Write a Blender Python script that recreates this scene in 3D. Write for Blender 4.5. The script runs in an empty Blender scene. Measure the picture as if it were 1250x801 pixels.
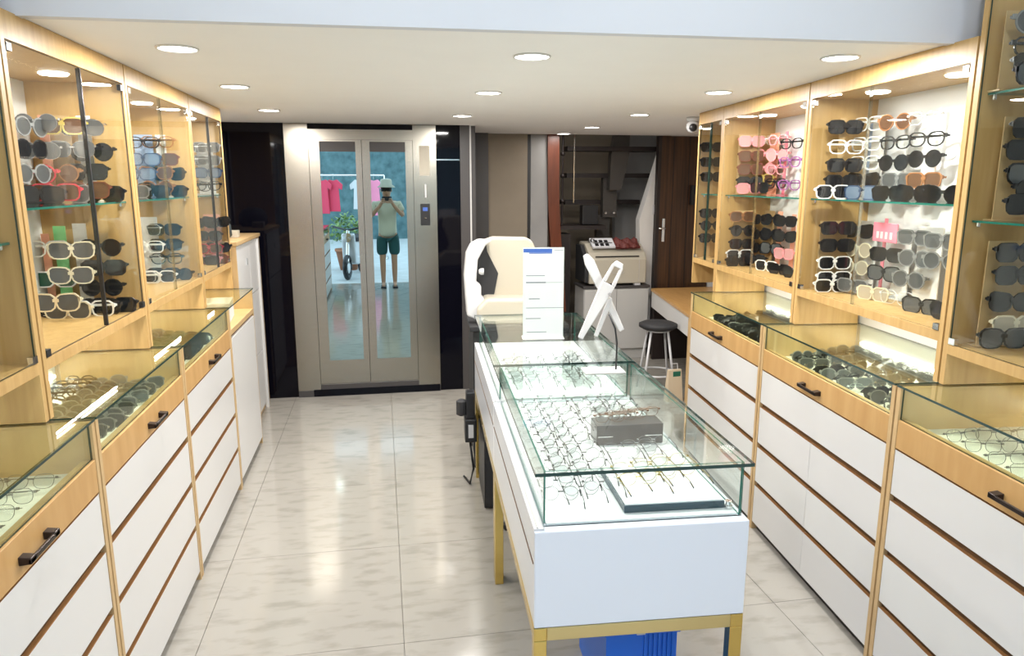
import bpy, bmesh, math, random
from math import sin, cos, pi, radians, atan
from mathutils import Matrix, Vector

S = bpy.context.scene
COL = S.collection
# ------------------------------------------------------------------ camera
F = 878.0
PIT = radians(11.4)
YAW = atan(161 / (F / cos(PIT)))
cd = bpy.data.cameras.new('camera')
cam = bpy.data.objects.new('camera', cd)
COL.objects.link(cam)
cam.location = (0, 0, 1.8)
cam.rotation_euler = (pi / 2 - PIT, 0, -YAW)
cd.sensor_fit = 'HORIZONTAL'
cd.sensor_width = 36
cd.lens = F / 1250 * 36
cd.clip_start = 0.02
cd.clip_end = 200
S.camera = cam
# ------------------------------------------------------------------ world
W = bpy.data.worlds.new('world')
S.world = W
W.use_nodes = True
wn = W.node_tree
bg = wn.nodes['Background']
bg.inputs[0].default_value = (0.80, 0.88, 1.0, 1)
bg.inputs[1].default_value = 5.0
# ------------------------------------------------------------------ exposure
S.view_settings.view_transform = 'Standard'
S.view_settings.look = 'None'
S.view_settings.gamma = 1
S.view_settings.use_curve_mapping = False
S.view_settings.exposure = 0.0
S.cycles.transparent_max_bounces = 24
S.cycles.max_bounces = 10
S.cycles.sample_clamp_indirect = 6
S.cycles.caustics_reflective = False
S.cycles.caustics_refractive = False
DOWN_W = 18.5      # each ceiling downlight
STRIP_W = 2.4      # each cabinet light
CEIL = 2.27

# ------------------------------------------------------------------ materials
M = {}
def mat(name, col, rough=0.5, metal=0.0, spec=None, emit=None, es=0.0):
    m = bpy.data.materials.new(name); m.use_nodes = True
    b = m.node_tree.nodes['Principled BSDF']
    b.inputs['Base Color'].default_value = (*col, 1)
    b.inputs['Roughness'].default_value = rough
    b.inputs['Metallic'].default_value = metal
    if spec is not None: b.inputs['Specular IOR Level'].default_value = spec
    if emit:
        b.inputs['Emission Color'].default_value = (*emit, 1)
        b.inputs['Emission Strength'].default_value = es
    M[name] = m
    return m

def noisy(name, c1, c2, scale, rough=0.5, metal=0.0, nscale=4.0, detail=6, bump=0.0, lo=0.3, hi=0.7, rrange=None, world=False):
    m = mat(name, c1, rough, metal)
    n = m.node_tree; b = n.nodes['Principled BSDF']
    tc = n.nodes.new('ShaderNodeTexCoord')
    mp = n.nodes.new('ShaderNodeMapping'); mp.inputs['Scale'].default_value = scale
    if world: mp.inputs['Rotation'].default_value = (0, 0, 0.5)
    nz = n.nodes.new('ShaderNodeTexNoise'); nz.inputs['Scale'].default_value = nscale; nz.inputs['Detail'].default_value = detail
    cr = n.nodes.new('ShaderNodeValToRGB')
    cr.color_ramp.elements[0].position = lo; cr.color_ramp.elements[0].color = (*c1, 1)
    cr.color_ramp.elements[1].position = hi; cr.color_ramp.elements[1].color = (*c2, 1)
    if world:
        g = n.nodes.new('ShaderNodeNewGeometry'); n.links.new(g.outputs['Position'], mp.inputs[0])
    else:
        n.links.new(tc.outputs['Object'], mp.inputs[0])
    n.links.new(mp.outputs[0], nz.inputs[0]); n.links.new(nz.outputs[0], cr.inputs[0])
    n.links.new(cr.outputs[0], b.inputs['Base Color'])
    if bump:
        bp = n.nodes.new('ShaderNodeBump'); bp.inputs['Strength'].default_value = bump; bp.inputs['Distance'].default_value = 0.002
        n.links.new(nz.outputs[0], bp.inputs['Height']); n.links.new(bp.outputs[0], b.inputs['Normal'])
    return m

def glassy(name, tint, gloss=(1, 1, 1), ior=1.45, extra=0.0):
    m = bpy.data.materials.new(name); m.use_nodes = True
    n = m.node_tree; n.nodes.clear()
    out = n.nodes.new('ShaderNodeOutputMaterial')
    tr = n.nodes.new('ShaderNodeBsdfTransparent'); tr.inputs[0].default_value = (*tint, 1)
    gl = n.nodes.new('ShaderNodeBsdfGlossy'); gl.inputs[0].default_value = (*gloss, 1); gl.inputs[1].default_value = 0.0
    fr = n.nodes.new('ShaderNodeFresnel'); fr.inputs[0].default_value = ior
    # same index of refraction on both faces of a thin pane
    ge = n.nodes.new('ShaderNodeNewGeometry'); ix = n.nodes.new('ShaderNodeMapRange')
    ix.inputs['To Min'].default_value = ior; ix.inputs['To Max'].default_value = 1 / ior
    n.links.new(ge.outputs['Backfacing'], ix.inputs['Value']); n.links.new(ix.outputs[0], fr.inputs[0])
    ad = n.nodes.new('ShaderNodeMath'); ad.operation = 'ADD'; ad.inputs[1].default_value = extra; ad.use_clamp = True
    mx = n.nodes.new('ShaderNodeMixShader')
    n.links.new(fr.outputs[0], ad.inputs[0]); n.links.new(ad.outputs[0], mx.inputs[0])
    n.links.new(tr.outputs[0], mx.inputs[1]); n.links.new(gl.outputs[0], mx.inputs[2]); n.links.new(mx.outputs[0], out.inputs[0])
    M[name] = m
    return m

noisy('oak', (0.47, 0.285, 0.10), (0.57, 0.365, 0.145), (14, 14, 0.9), 0.42, nscale=3.0, lo=0.3, hi=0.7)
noisy('oak_front', (0.48, 0.27, 0.095), (0.57, 0.345, 0.14), (1, 5, 1), 0.4, nscale=3.0)
noisy('oak_edge', (0.52, 0.345, 0.165), (0.58, 0.40, 0.20), (3, 3, 3), 0.42, nscale=3)
noisy('desk_wood', (0.50, 0.27, 0.09), (0.60, 0.35, 0.13), (12, 2, 12), 0.35)
mat('groove', (0.11, 0.05, 0.015), 0.5)
mat('white_lam', (0.68, 0.67, 0.655), 0.3)
mat('white_lac', (0.68, 0.71, 0.77), 0.18)
mat('white_back', (0.80, 0.80, 0.80), 0.4)
mat('edge_brown', (0.27, 0.13, 0.045), 0.45)
mat('plinth', (0.03, 0.025, 0.02), 0.5)
noisy('tile_marble', (0.275, 0.258, 0.225), (0.335, 0.315, 0.278), (2.4, 6.5, 1), 0.10, nscale=2.6, detail=15, lo=0.34, hi=0.50, world=True)
mat('grout', (0.36, 0.33, 0.29), 0.7)
noisy('ceiling_paint', (0.93, 0.925, 0.93), (0.95, 0.945, 0.95), (1, 1, 1), 0.7)
mat('fascia_white', (0.70, 0.72, 0.78), 0.5)
noisy('wall_paint', (0.70, 0.69, 0.67), (0.74, 0.73, 0.71), (1, 1, 1), 0.8)
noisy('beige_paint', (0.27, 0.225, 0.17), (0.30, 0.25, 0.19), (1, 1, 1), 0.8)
noisy('grey_paint', (0.29, 0.285, 0.28), (0.34, 0.33, 0.32), (1, 1, 1), 0.8)
mat('dark_panel', (0.055, 0.05, 0.05), 0.4)
mat('black_glass', (0.003, 0.003, 0.006), 0.05, spec=0.22)
mat('black', (0.012, 0.012, 0.014), 0.4)
mat('black_soft', (0.02, 0.02, 0.022), 0.7)
noisy('steel', (0.36, 0.335, 0.285), (0.41, 0.38, 0.325), (1, 1, 60), 0.25, 1.0, nscale=3)
mat('chrome', (0.75, 0.75, 0.75), 0.12, 1.0)
mat('gold', (0.72, 0.52, 0.16), 0.22, 1.0)
mat('gold_face', (0.66, 0.52, 0.24), 0.28, 0.85)
mat('handle', (0.035, 0.025, 0.022), 0.3, 0.6)
mat('glass_edge', (0.02, 0.16, 0.12), 0.1)
mat('glass_edge_dark', (0.015, 0.045, 0.04), 0.1)
glassy('glass', (0.97, 0.985, 0.97), ior=1.22)
glassy('glass_green', (0.925, 0.96, 0.875), ior=1.33)
glassy('glass_counter', (0.965, 0.99, 0.98), ior=1.3)
glassy('lens_clear', (0.94, 0.95, 0.95), ior=1.2)
glassy('lens_light', (0.62, 0.56, 0.55), extra=0.02)
m = mat('mirror_glass', (0.36, 0.48, 0.50), 0.0, 1.0)
for nm, c in dict(bk=(0.010, 0.010, 0.012), gy=(0.22, 0.22, 0.22), wh=(0.85, 0.84, 0.82), cl=(0.78, 0.78, 0.76), tor=(0.30, 0.13, 0.05), br=(0.16, 0.05, 0.03),
                  pk=(0.85, 0.33, 0.36), red=(0.55, 0.05, 0.07), cream=(0.72, 0.64, 0.47), bl=(0.04, 0.07, 0.14), gold=(0.6, 0.45, 0.12), vio=(0.30, 0.10, 0.30), gn=(0.10, 0.14, 0.11)).items():
    mat('fr_' + nm, c, 0.22)
mat('fr_sv', (0.55, 0.55, 0.56), 0.2, 1.0)
mat('fr_thin', (0.10, 0.095, 0.09), 0.3, 0.7)
mat('fr_rim', (0.16, 0.155, 0.15), 0.3, 0.5)
mat('fr_goldwire', (0.55, 0.46, 0.20), 0.25, 1.0)
mat('ln_dark', (0.012, 0.012, 0.014), 0.06)
mat('ln_grey', (0.085, 0.087, 0.09), 0.08)
mat('ln_brown', (0.11, 0.055, 0.03), 0.08)
mat('ln_green', (0.01, 0.07, 0.035), 0.08)
mat('ln_pink', (0.60, 0.30, 0.30), 0.1)
mat('ln_sand', (0.42, 0.36, 0.27), 0.1)
mat('ln_blue', (0.15, 0.20, 0.28), 0.1)
mat('lamp_disc', (1, 1, 1), 0.5, emit=(1.0, 0.97, 0.92), es=14)
mat('led', (1, 1, 1), 0.5, emit=(1.0, 0.99, 0.97), es=14)
mat('paper', (0.70, 0.71, 0.74), 0.7)
mat('ink_blue', (0.05, 0.12, 0.45), 0.6)
mat('ink_grey', (0.25, 0.26, 0.3), 0.6)
mat('cream_plastic', (0.48, 0.44, 0.355), 0.45)
glassy('seal_clear', (0.80, 0.82, 0.80), extra=0.12)
mat('white_plastic', (0.58, 0.58, 0.59), 0.35)
mat('printer_grey', (0.16, 0.16, 0.16), 0.4)
mat('maroon', (0.13, 0.025, 0.02), 0.6)
noisy('red_wood', (0.10, 0.022, 0.007), (0.15, 0.034, 0.011), (10, 10, 1), 0.35)
noisy('brown_door', (0.030, 0.013, 0.005), (0.085, 0.036, 0.013), (16, 16, 0.6), 0.45, nscale=2.5)
mat('stair_dark', (0.018, 0.011, 0.010), 0.5)
mat('stringer', (0.06, 0.053, 0.047), 0.5)
mat('cabinet_grey', (0.50, 0.49, 0.47), 0.5)
mat('blue_plastic', (0.01, 0.13, 0.62), 0.35)
mat('kraft', (0.68, 0.56, 0.40), 0.7)
mat('green_print', (0.02, 0.16, 0.10), 0.6)
mat('tray_dark', (0.02, 0.05, 0.07), 0.3)
mat('tray_white', (0.80, 0.80, 0.80), 0.6)
mat('smoke_acrylic', (0.12, 0.11, 0.11), 0.1)
mat('dark_cloth', (0.02, 0.03, 0.032), 0.8)
mat('card_pink', (0.85, 0.25, 0.33), 0.5)
mat('card_coral', (0.90, 0.42, 0.28), 0.5)
mat('card_blue', (0.36, 0.48, 0.70), 0.5)
mat('card_green', (0.25, 0.75, 0.3), 0.5)
mat('acrylic_white', (0.80, 0.79, 0.77), 0.25)
# street seen in the lift doors
mat('skin', (0.55, 0.33, 0.22), 0.5)
mat('shirt', (0.62, 0.64, 0.52), 0.8)
mat('shorts', (0.02, 0.10, 0.11), 0.8)
mat('hat_cloth', (0.66, 0.68, 0.60), 0.8)
mat('hair', (0.01, 0.008, 0.007), 0.6)
noisy('pavement', (0.42, 0.44, 0.44), (0.52, 0.54, 0.54), (1, 1, 1), 0.8)
noisy('facade', (0.03, 0.08, 0.09), (0.10, 0.19, 0.20), (1, 1, 1), 0.4)
noisy('leaf', (0.08, 0.16, 0.04), (0.25, 0.36, 0.12), (5, 5, 5), 0.6)
mat('garment_red', (0.62, 0.05, 0.10), 0.8)
mat('garment_pink', (0.80, 0.25, 0.38), 0.8)
mat('terracotta', (0.35, 0.14, 0.07), 0.7)

# ------------------------------------------------------------------ helpers
class MB:
    def __init__(s, sx=1):
        s.v = []; s.f = []; s.mi = []; s.sx = sx
    def add(s, vs, fs, mi=0, mat4=None):
        b = len(s.v)
        for p in vs:
            p = Vector(p)
            if mat4 is not None: p = mat4 @ p
            s.v.append((p.x * s.sx, p.y, p.z))
        for i, f in enumerate(fs):
            s.f.append([b + k for k in f]); s.mi.append(mi[i] if isinstance(mi, (list, tuple)) else mi)
        return s
    def box(s, x0, x1, y0, y1, z0, z1, mi=0, m=None):
        vs = [(x0, y0, z0), (x1, y0, z0), (x1, y1, z0), (x0, y1, z0), (x0, y0, z1), (x1, y0, z1), (x1, y1, z1), (x0, y1, z1)]
        return s.add(vs, [(0, 3, 2, 1), (4, 5, 6, 7), (0, 1, 5, 4), (1, 2, 6, 5), (2, 3, 7, 6), (3, 0, 4, 7)], mi, m)
    def pane(s, x0, x1, y0, y1, z0, z1):
        d = [x1 - x0, y1 - y0, z1 - z0]; k = d.index(min(d))
        mi = [0 if k == a else 1 for a in (2, 2, 1, 0, 1, 0)]
        return s.box(x0, x1, y0, y1, z0, z1, mi)
    def prism(s, poly, a0, a1, axis='y', mi=0, m=None):
        def P(u, v, w):
            return {'x': (w, u, v), 'y': (u, w, v), 'z': (u, v, w)}[axis]
        n = len(poly)
        vs = [P(u, v, a0) for u, v in poly] + [P(u, v, a1) for u, v in poly]
        fs = [tuple(range(n))[::-1], tuple(range(n, 2 * n))] + [(i, (i + 1) % n, n + (i + 1) % n, n + i) for i in range(n)]
        return s.add(vs, fs, mi, m)
    def tube(s, pts, r, n=8, mi=0, closed=False):
        pts = [Vector(p) for p in pts]; rings = []; N = len(pts)
        rr = r if isinstance(r, (list, tuple)) else [r] * N
        for i, p in enumerate(pts):
            if closed: t = pts[(i + 1) % N] - pts[i - 1]
            else: t = pts[min(i + 1, N - 1)] - pts[max(i - 1, 0)]
            t.normalize()
            a = Vector((0, 0, 1)) if abs(t.z) < 0.9 else Vector((1, 0, 0))
            u = t.cross(a).normalized(); w = t.cross(u)
            rings.append([p + (u * cos(2 * pi * k / n) + w * sin(2 * pi * k / n)) * rr[i] for k in range(n)])
        vs = [q for R in rings for q in R]; fs = []
        for i in range(N if closed else N - 1):
            j = (i + 1) % N
            for k in range(n):
                fs.append((i * n + k, i * n + (k + 1) % n, j * n + (k + 1) % n, j * n + k))
        if not closed:
            fs.append(tuple(range(n))[::-1]); fs.append(tuple((N - 1) * n + k for k in range(n)))
        return s.add(vs, fs, mi)
    def lathe(s, prof, cx=0, cy=0, n=24, mi=0):
        vs = []; fs = []
        for r, z in prof:
            for k in range(n): vs.append((cx + r * cos(2 * pi * k / n), cy + r * sin(2 * pi * k / n), z))
        P = len(prof)
        for i in range(P - 1):
            for k in range(n): fs.append((i * n + k, i * n + (k + 1) % n, (i + 1) * n + (k + 1) % n, (i + 1) * n + k))
        fs.append(tuple(range(n))[::-1]); fs.append(tuple((P - 1) * n + k for k in range(n)))
        return s.add(vs, fs, mi)
    def mesh(s, name, mats, smooth=False):
        me = bpy.data.meshes.new(name)
        me.from_pydata(s.v, [], s.f)
        for m_ in mats: me.materials.append(M[m_])
        me.polygons.foreach_set('material_index', s.mi)
        bm = bmesh.new(); bm.from_mesh(me); bmesh.ops.recalc_face_normals(bm, faces=bm.faces)
        bm.to_mesh(me); bm.free()
        if smooth: me.polygons.foreach_set('use_smooth', [True] * len(me.polygons))
        me.update()
        return me
    def build(s, name, mats, parent=None, smooth=False, bevel=0, seg=2, loc=None, rotz=0):
        if isinstance(mats, str): mats = [mats]
        o = bpy.data.objects.new(name, s.mesh(name, mats, smooth)); COL.objects.link(o)
        if parent: o.parent = parent
        if loc: o.location = loc
        if rotz: o.rotation_euler.z = rotz
        if bevel:
            b = o.modifiers.new('bevel', 'BEVEL'); b.width = bevel; b.segments = seg; b.limit_method = 'ANGLE'
        return o

def tag(o, label=None, cat=None, group=None, kind=None):
    if label: o['label'] = label
    if cat: o['category'] = cat
    if group: o['group'] = group
    if kind: o['kind'] = kind
    return o
def thing(name, label, cat, loc=(0, 0, 0), rotz=0, group=None):
    o = bpy.data.objects.new(name, None); COL.objects.link(o); o.empty_display_size = 0.05
    o.location = loc; o.rotation_euler = (0, 0, rotz)
    return tag(o, label, cat, group)
def struct(name, mb, mats, **k):
    o = mb.build(name, mats, **k); o['kind'] = 'structure'; return o
def frame_pt(fr, x, y, z):
    # fr = (origin, rotz, sx): local cabinet coordinates to world
    (ox, oy), rz, sx = fr; x = x * sx
    return (ox + x * cos(rz) - y * sin(rz), oy + x * sin(rz) + y * cos(rz), z)

RZ_R = -atan(0.0907 / 0.99588)
FR_R = ((1.6026, 0.24024), RZ_R, 1)       # right wall: local y runs along the cabinets, local x into the wall
FR_L = ((-0.88, 0.0), 0.0, -1)
RZ_C = -atan(0.0578 / 0.9983)
FR_C = ((0.387, 1.80), RZ_C, 1)           # centre counter
rnd = random.Random(7)

# ------------------------------------------------------------------ structure
floor = struct('floor', MB().box(-1.45, 3.45, -1.0, 8.35, -0.06, -0.008), 'grout')
TS = 0.8
tile_me = {}
tx = [-1.45, -0.77, 0.03, 0.83, 1.63, 2.43, 3.23, 3.45]
ty = [-1.0 + 0.0] + [-0.6 + TS * i for i in range(12)]
ty = [y for y in ty if y < 8.35] + [8.35]
for i in range(len(tx) - 1):
    for j in range(len(ty) - 1):
        w = round(tx[i + 1] - tx[i], 3); d = round(ty[j + 1] - ty[j], 3)
        if (w, d) not in tile_me:
            tile_me[(w, d)] = MB().box(0.0012, w - 0.0012, 0.0012, d - 0.0012, -0.008, 0).mesh('tile', ['tile_marble'])
        o = bpy.data.objects.new('tile', tile_me[(w, d)]); COL.objects.link(o); o.parent = floor; o.location = (tx[i], ty[j], 0)

struct('ceiling', MB().prism([(-1.45, 2.44), (2.5, 2.30), (3.45, 2.27), (3.45, 7.12), (-1.45, 7.12)], CEIL, CEIL + 0.1, 'z'), 'ceiling_paint')
struct('trim_1', MB().prism([(-1.45, 2.40), (3.45, 2.23), (3.45, 2.27), (-1.45, 2.44)], CEIL - 0.005, 3.3, 'z'), 'fascia_white')
struct('ceiling_front', MB().box(-1.45, 3.45, -1.0, 2.44, 3.3, 3.4), 'ceiling_paint')
struct('wall_left', MB().box(-1.46, -1.40, -1.0, 6.2, 0, 3.3), 'wall_paint')
a = frame_pt(FR_R, 0.55, -1.2, 0); b = frame_pt(FR_R, 0.61, -1.2, 0); c = frame_pt(FR_R, 0.61, 4.62, 0); d = frame_pt(FR_R, 0.55, 4.62, 0)
struct('wall_right', MB().prism([a[:2], b[:2], c[:2], d[:2]], 0, 3.3, 'z'), 'wall_paint')
struct('wall_right_return', MB().box(d[0], 3.45, c[1], c[1] + 0.06, 0, CEIL), 'wall_paint')
struct('wall_right_back', MB().box(3.4, 3.45, c[1] + 0.06, 8.35, 0, 4.2), 'wall_paint')
struct('wall_back', MB().box(0.72, 3.45, 8.3, 8.36, 0, 4.2), 'beige_paint')
struct('wall_elevator_side', MB().box(0.74, 0.80, 6.2, 8.3, 0, 4.2), 'dark_panel')
struct('ceiling_stairwell', MB().box(0.72, 3.45, 7.12, 8.36, 4.2, 4.3), 'ceiling_paint')
struct('trim_2', MB().box(0.72, 3.45, 7.12, 7.16, CEIL + 0.1, 4.2), 'ceiling_paint')
# wall around the lift
struct('wall_elevator', MB().box(-1.46, -0.746, 6.16, 6.2, 0, CEIL).box(0.466, 0.665, 6.16, 6.2, 0, CEIL).box(-0.744, 0.465, 6.181, 6.2, 0, CEIL), 'black_glass')
struct('wall_elevator_corner', MB().box(0.665, 0.745, 6.15, 6.2, 0, CEIL), 'dark_panel')
struct('trim_3', MB().box(0.46, 0.66, 6.152, 6.158, 1.985, 1.995), 'chrome')
struct('trim_4', MB().box(0.748, 0.762, 6.175, 6.19, 0, CEIL), 'white_lam')
# far partition panels beside the stairs
struct('wall_partition_dark', MB().box(0.86, 1.035, 7.05, 7.10, 0, CEIL), 'dark_panel')
struct('wall_partition_beige', MB().box(1.04, 1.45, 7.2, 7.25, 0, CEIL), 'beige_paint')
struct('trim_5', MB().box(1.452, 1.482, 7.2, 7.25, 0, CEIL), 'black')
struct('wall_partition_grey', MB().box(1.484, 1.66, 7.2, 7.25, 0, CEIL), 'grey_paint')

# ------------------------------------------------------------------ downlights
def downlight(x, y, label, power=DOWN_W, z=CEIL, colour=(1.0, 0.965, 0.93)):
    t = thing('downlight', label, 'ceiling light', (x, y, z), 0, 'round recessed downlights in the ceiling')
    MB().lathe([(0.062, -0.004), (0.062, -0.001), (0.052, 0.0)]).build('diffuser', 'lamp_disc', t)
    mb = MB(); n = 24
    mb.tube([(0.068 * cos(2 * pi * k / n), 0.068 * sin(2 * pi * k / n), -0.003) for k in range(n)], 0.005, 6, closed=True)
    mb.build('trim_ring', 'white_lam', t, smooth=True)
    ld = bpy.data.lights.new('lamp', 'AREA'); ld.shape = 'DISK'; ld.size = 0.12; ld.energy = power; ld.color = colour
    lo = bpy.data.objects.new('lamp', ld); COL.objects.link(lo); lo.parent = t; lo.location = (0, 0, -0.009)
for (x, y, lb) in [(-0.69, 2.86, 'round downlight nearest the left display cabinets, just behind the ceiling edge'),
                   (0.58, 2.80, 'round downlight in the middle row, nearest the ceiling edge'),
                   (1.74, 2.62, 'round downlight nearest the right display cabinets and the ceiling edge'),
                   (-0.69, 3.90, 'second round downlight from the ceiling edge along the left cabinets'),
                   (0.58, 3.93, 'second round downlight from the ceiling edge in the middle row'),
                   (1.77, 3.70, 'second round downlight from the ceiling edge along the right cabinets'),
                   (-0.70, 5.10, 'small round downlight at the far end of the left cabinets'),
                   (0.59, 5.28, 'round downlight just in front of the lift corner'),
                   (1.80, 4.98, 'third round downlight along the right side, before the desk'),
                   (1.80, 6.15, 'round downlight ahead of the printer cabinet'),
                   (1.76, 6.98, 'round downlight at the far ceiling edge beside the stairs')]:
    downlight(x, y, lb, DOWN_W if y < 5.5 else DOWN_W * (0.4 if y < 6.5 else 0.10))
for (x, y, lb) in [(-0.3, 1.2, 'added left fill downlight in the higher front ceiling above the camera'), (1.2, 1.2, 'added right fill downlight in the higher front ceiling above the camera'),
                   (-0.3, -0.2, 'added left fill downlight of the higher ceiling by the shop entrance'), (1.2, -0.2, 'added right fill downlight of the higher ceiling by the shop entrance')]:
    downlight(x, y, lb, DOWN_W * 0.7, 3.3, (0.88, 0.94, 1.0))  # unseen lamps added to brighten the fascia and counter fronts
downlight(1.35, 7.75, 'added unseen fill downlight high up in the stairwell', 9.0, 4.2)  # unseen lamp added to lighten the wall behind the stairs

def strip_light(parent, x, y, z, lx, ly, power, rot=(0, 0, 0)):
    ld = bpy.data.lights.new('lamp', 'AREA'); ld.shape = 'RECTANGLE'; ld.size = lx; ld.size_y = ly; ld.energy = power; ld.color = (1.0, 0.97, 0.93)
    lo = bpy.data.objects.new('lamp', ld); COL.objects.link(lo); lo.parent = parent; lo.location = (x, y, z); lo.rotation_euler = rot

# ------------------------------------------------------------------ cabinets
def handle(parent, sx, y, z, L=0.16):
    mb = MB(sx)
    mb.box(-0.030, -0.022, y - L / 2, y + L / 2, z - 0.009, z + 0.005)
    for q in (-1, 1):
        mb.prism([(0.0, z - 0.011), (-0.030, z - 0.009), (-0.030, z + 0.007), (0.0, z + 0.011)], y + q * (L / 2 - 0.014) - 0.014, y + q * (L / 2 - 0.014) + 0.014, 'y')
    return mb.build('handle', 'handle', parent, bevel=0.002)

def lower_cabinet(fr, s0, s1, label, split=False, kind='drawers', hy=None, face_x=0.0, back=0.50, glass_h=0.10):
    sx = fr[2]; t = thing('counter_cabinet', label, 'cabinet', frame_pt(fr, 0, s0, 0), fr[1])
    L = s1 - s0
    B = lambda: MB(sx)
    if kind == 'drawers':
        for y0 in (0, L - 0.02):
            B().box(-0.002, back, y0, y0 + 0.02, 0.0, 1.094).build('side_panel', 'oak_edge', t)
    B().box(back, back + 0.015, 0.0, L, 0.05, 1.20).build('back_panel', 'white_back', t)
    B().box(0.03, 0.045, 0.02, L - 0.02, 0, 0.045).build('plinth', 'plinth', t)
    if kind == 'drawers':
        B().box(0.016, 0.03, 0.02, L - 0.02, 0.045, 0.93).build('carcass', 'groove', t)
        zs = [(0.045, 0.248), (0.274, 0.459), (0.485, 0.674), (0.700, 0.868)]
        for i, (a0, a1) in enumerate(zs):
            ys = [(0.023, L - 0.023)] if (not split or i == 3) else [(0.023, L / 2 - 0.001), (L / 2 + 0.001, L - 0.023)]
            for (q0, q1) in ys:
                B().box(0.0, 0.018, q0, q1, a0, a1, [1, 1, 0, 0, 0, 0]).build('drawer_front', ['white_lam', 'edge_brown'], t)
        dw = B().box(-0.001, 0.018, 0.022, L - 0.022, 0.874, 0.978).build('drawer', ['oak_front'], t, bevel=0.001, seg=1)
        if hy is not None: handle(dw, sx, hy - s0, 0.915)
        B().box(0.018, back, 0.02, L - 0.02, 0.930, 0.938).build('tray_floor', 'tray_white', t)
        B().box(0.018, 0.035, 0.022, L - 0.022, 0.938, 0.978).build('tray_rim', 'oak_edge', t)
        B().pane(0.006, 0.012, 0.021, L - 0.021, 0.979, 1.094).build('front_pane', ['glass_green', 'glass_edge_dark'], t)
        B().pane(-0.006, back, 0.0, L - 0.002, 1.095, 1.103).build('glass_top', ['glass_green', 'glass_edge_dark'], t)
        B().box(back - 0.012, back, 0.05, L - 0.05, 1.00, 1.012).build('light_strip', 'led', t)
        strip_light(t, sx * (back - 0.02), L / 2, 1.015, 0.02, L * 0.8, STRIP_W * 0.55, (0, sx * 1.45, 0))
    return t

def upper_cabinet(fr, s0, s1, label, off, zb=1.25, zt=2.19, ztop=CEIL, shelves=(1.72,), split=None, gasket='glass_edge_dark', fit='chrome', back=0.48, doors=True, post=0.045, light=True):
    sx = fr[2]; t = thing('wall_cabinet', label, 'cabinet', frame_pt(fr, 0, s0, 0), fr[1])
    L = s1 - s0; B = lambda: MB(sx)
    for y0 in (0, L - post / 2):
        B().box(off, back, y0, y0 + post / 2, 1.104, ztop - 0.002).build('side_panel', 'oak', t)
    B().box(back, back + 0.015, 0, L, zb, ztop - 0.002).build('back_panel', 'white_back', t)
    B().box(off, back, post / 2, L - post / 2, zb, zb + 0.035).build('bottom_panel', 'oak', t)
    B().box(off, back, post / 2, L - post / 2, zt, zt + 0.03).build('top_panel', 'oak', t)
    B().box(off, off + 0.018, post / 2, L - post / 2, zt + 0.03, ztop - 0.002).build('header', 'oak', t)
    for z in shelves:
        sh = B().pane(off + 0.03, back - 0.004, post / 2 + 0.003, L - post / 2 - 0.003, z, z + 0.007).build('shelf', ['glass', 'glass_edge'], t)
        for q in (post / 2 + 0.008, L - post / 2 - 0.008):
            for xx in (off + 0.05, back - 0.05):
                B().tube([(xx, q, z - 0.014), (xx, q, z)], 0.006, 8).build('shelf_pin', 'chrome', sh)
    if doors:
        sp = (split - s0) if split else L / 2
        for q0, q1 in ((post / 2 + 0.002, sp - 0.002), (sp + 0.002, L - post / 2 - 0.002)):
            dr = B().pane(off + 0.004, off + 0.009, q0, q1, zb + 0.037, zt - 0.002).build('glass_door', ['glass', gasket], t)
            e = q0 if q0 < sp - 0.01 else q1 - 0.03
            for z0 in (zb + 0.037, zt - 0.030):
                B().box(off - 0.002, off + 0.013, e, e + 0.03, z0, z0 + 0.022).build('hinge', fit, dr)
        sw_ = 0.0025 if gasket == 'seal_clear' else 0.004
        B().box(off + 0.002, off + 0.016, sp - sw_, sp + sw_, zb + 0.037, zt - 0.004).build('door_seal', gasket, t)
    if light:
        for q in (0.25, 0.72):
            m_ = B(); m_.lathe([(0.045, zt - 0.006), (0.05, zt)], off + 0.15, L * q, 20); m_.build('puck_light', 'led', t)
        strip_light(t, sx * (off + 0.115), L / 2, zt - 0.012, 0.03, L * 0.7, STRIP_W)
        strip_light(t, sx * (off + 0.12), L / 2, zb - 0.006, 0.006, L * 0.8, STRIP_W * 0.6, (0, -sx * 0.25, 0))  # fill lamp added under the cabinet to brighten the counter trays
        B().box(off + 0.118, off + 0.124, L * 0.1, L * 0.9, zb - 0.005, zb).build('light_strip', 'led', t)  # glowing bar added to go with the under-cabinet fill lamp
    return t

OL, OR = 0.12, 0.15
# right side
lower_cabinet(FR_R, 3.06, 4.15, 'oak and white drawer counter at the far end of the right wall', hy=3.66)
lower_cabinet(FR_R, 1.95, 3.05, 'oak and white drawer counter in the middle of the right wall', split=True, hy=2.53)
lower_cabinet(FR_R, 0.45, 1.94, 'oak and white drawer counter nearest the camera on the right', split=True, hy=1.36)
lower_cabinet(FR_R, -0.75, 0.44, 'oak and white drawer counter on the right beside the shop entrance', hy=0.0)
upper_cabinet(FR_R, 4.155, 4.60, 'narrow oak cabinet with greenish glass at far right end of the wall', OR, light=False, doors=True)
upper_cabinet(FR_R, 3.06, 4.15, 'glazed oak eyewear cabinet with pink and black glasses, right wall', OR, split=3.62, gasket='seal_clear')
upper_cabinet(FR_R, 1.95, 3.05, 'largest bright glazed oak eyewear cabinet in the middle of right wall', OR, split=2.55, gasket='seal_clear')
upper_cabinet(FR_R, 0.45, 1.94, 'tall unlit oak eyewear cabinet cut off by the right photo edge', OR, zb=1.215, zt=2.80, ztop=2.86, shelves=(1.67, 2.08), doors=True, light=False)
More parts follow.
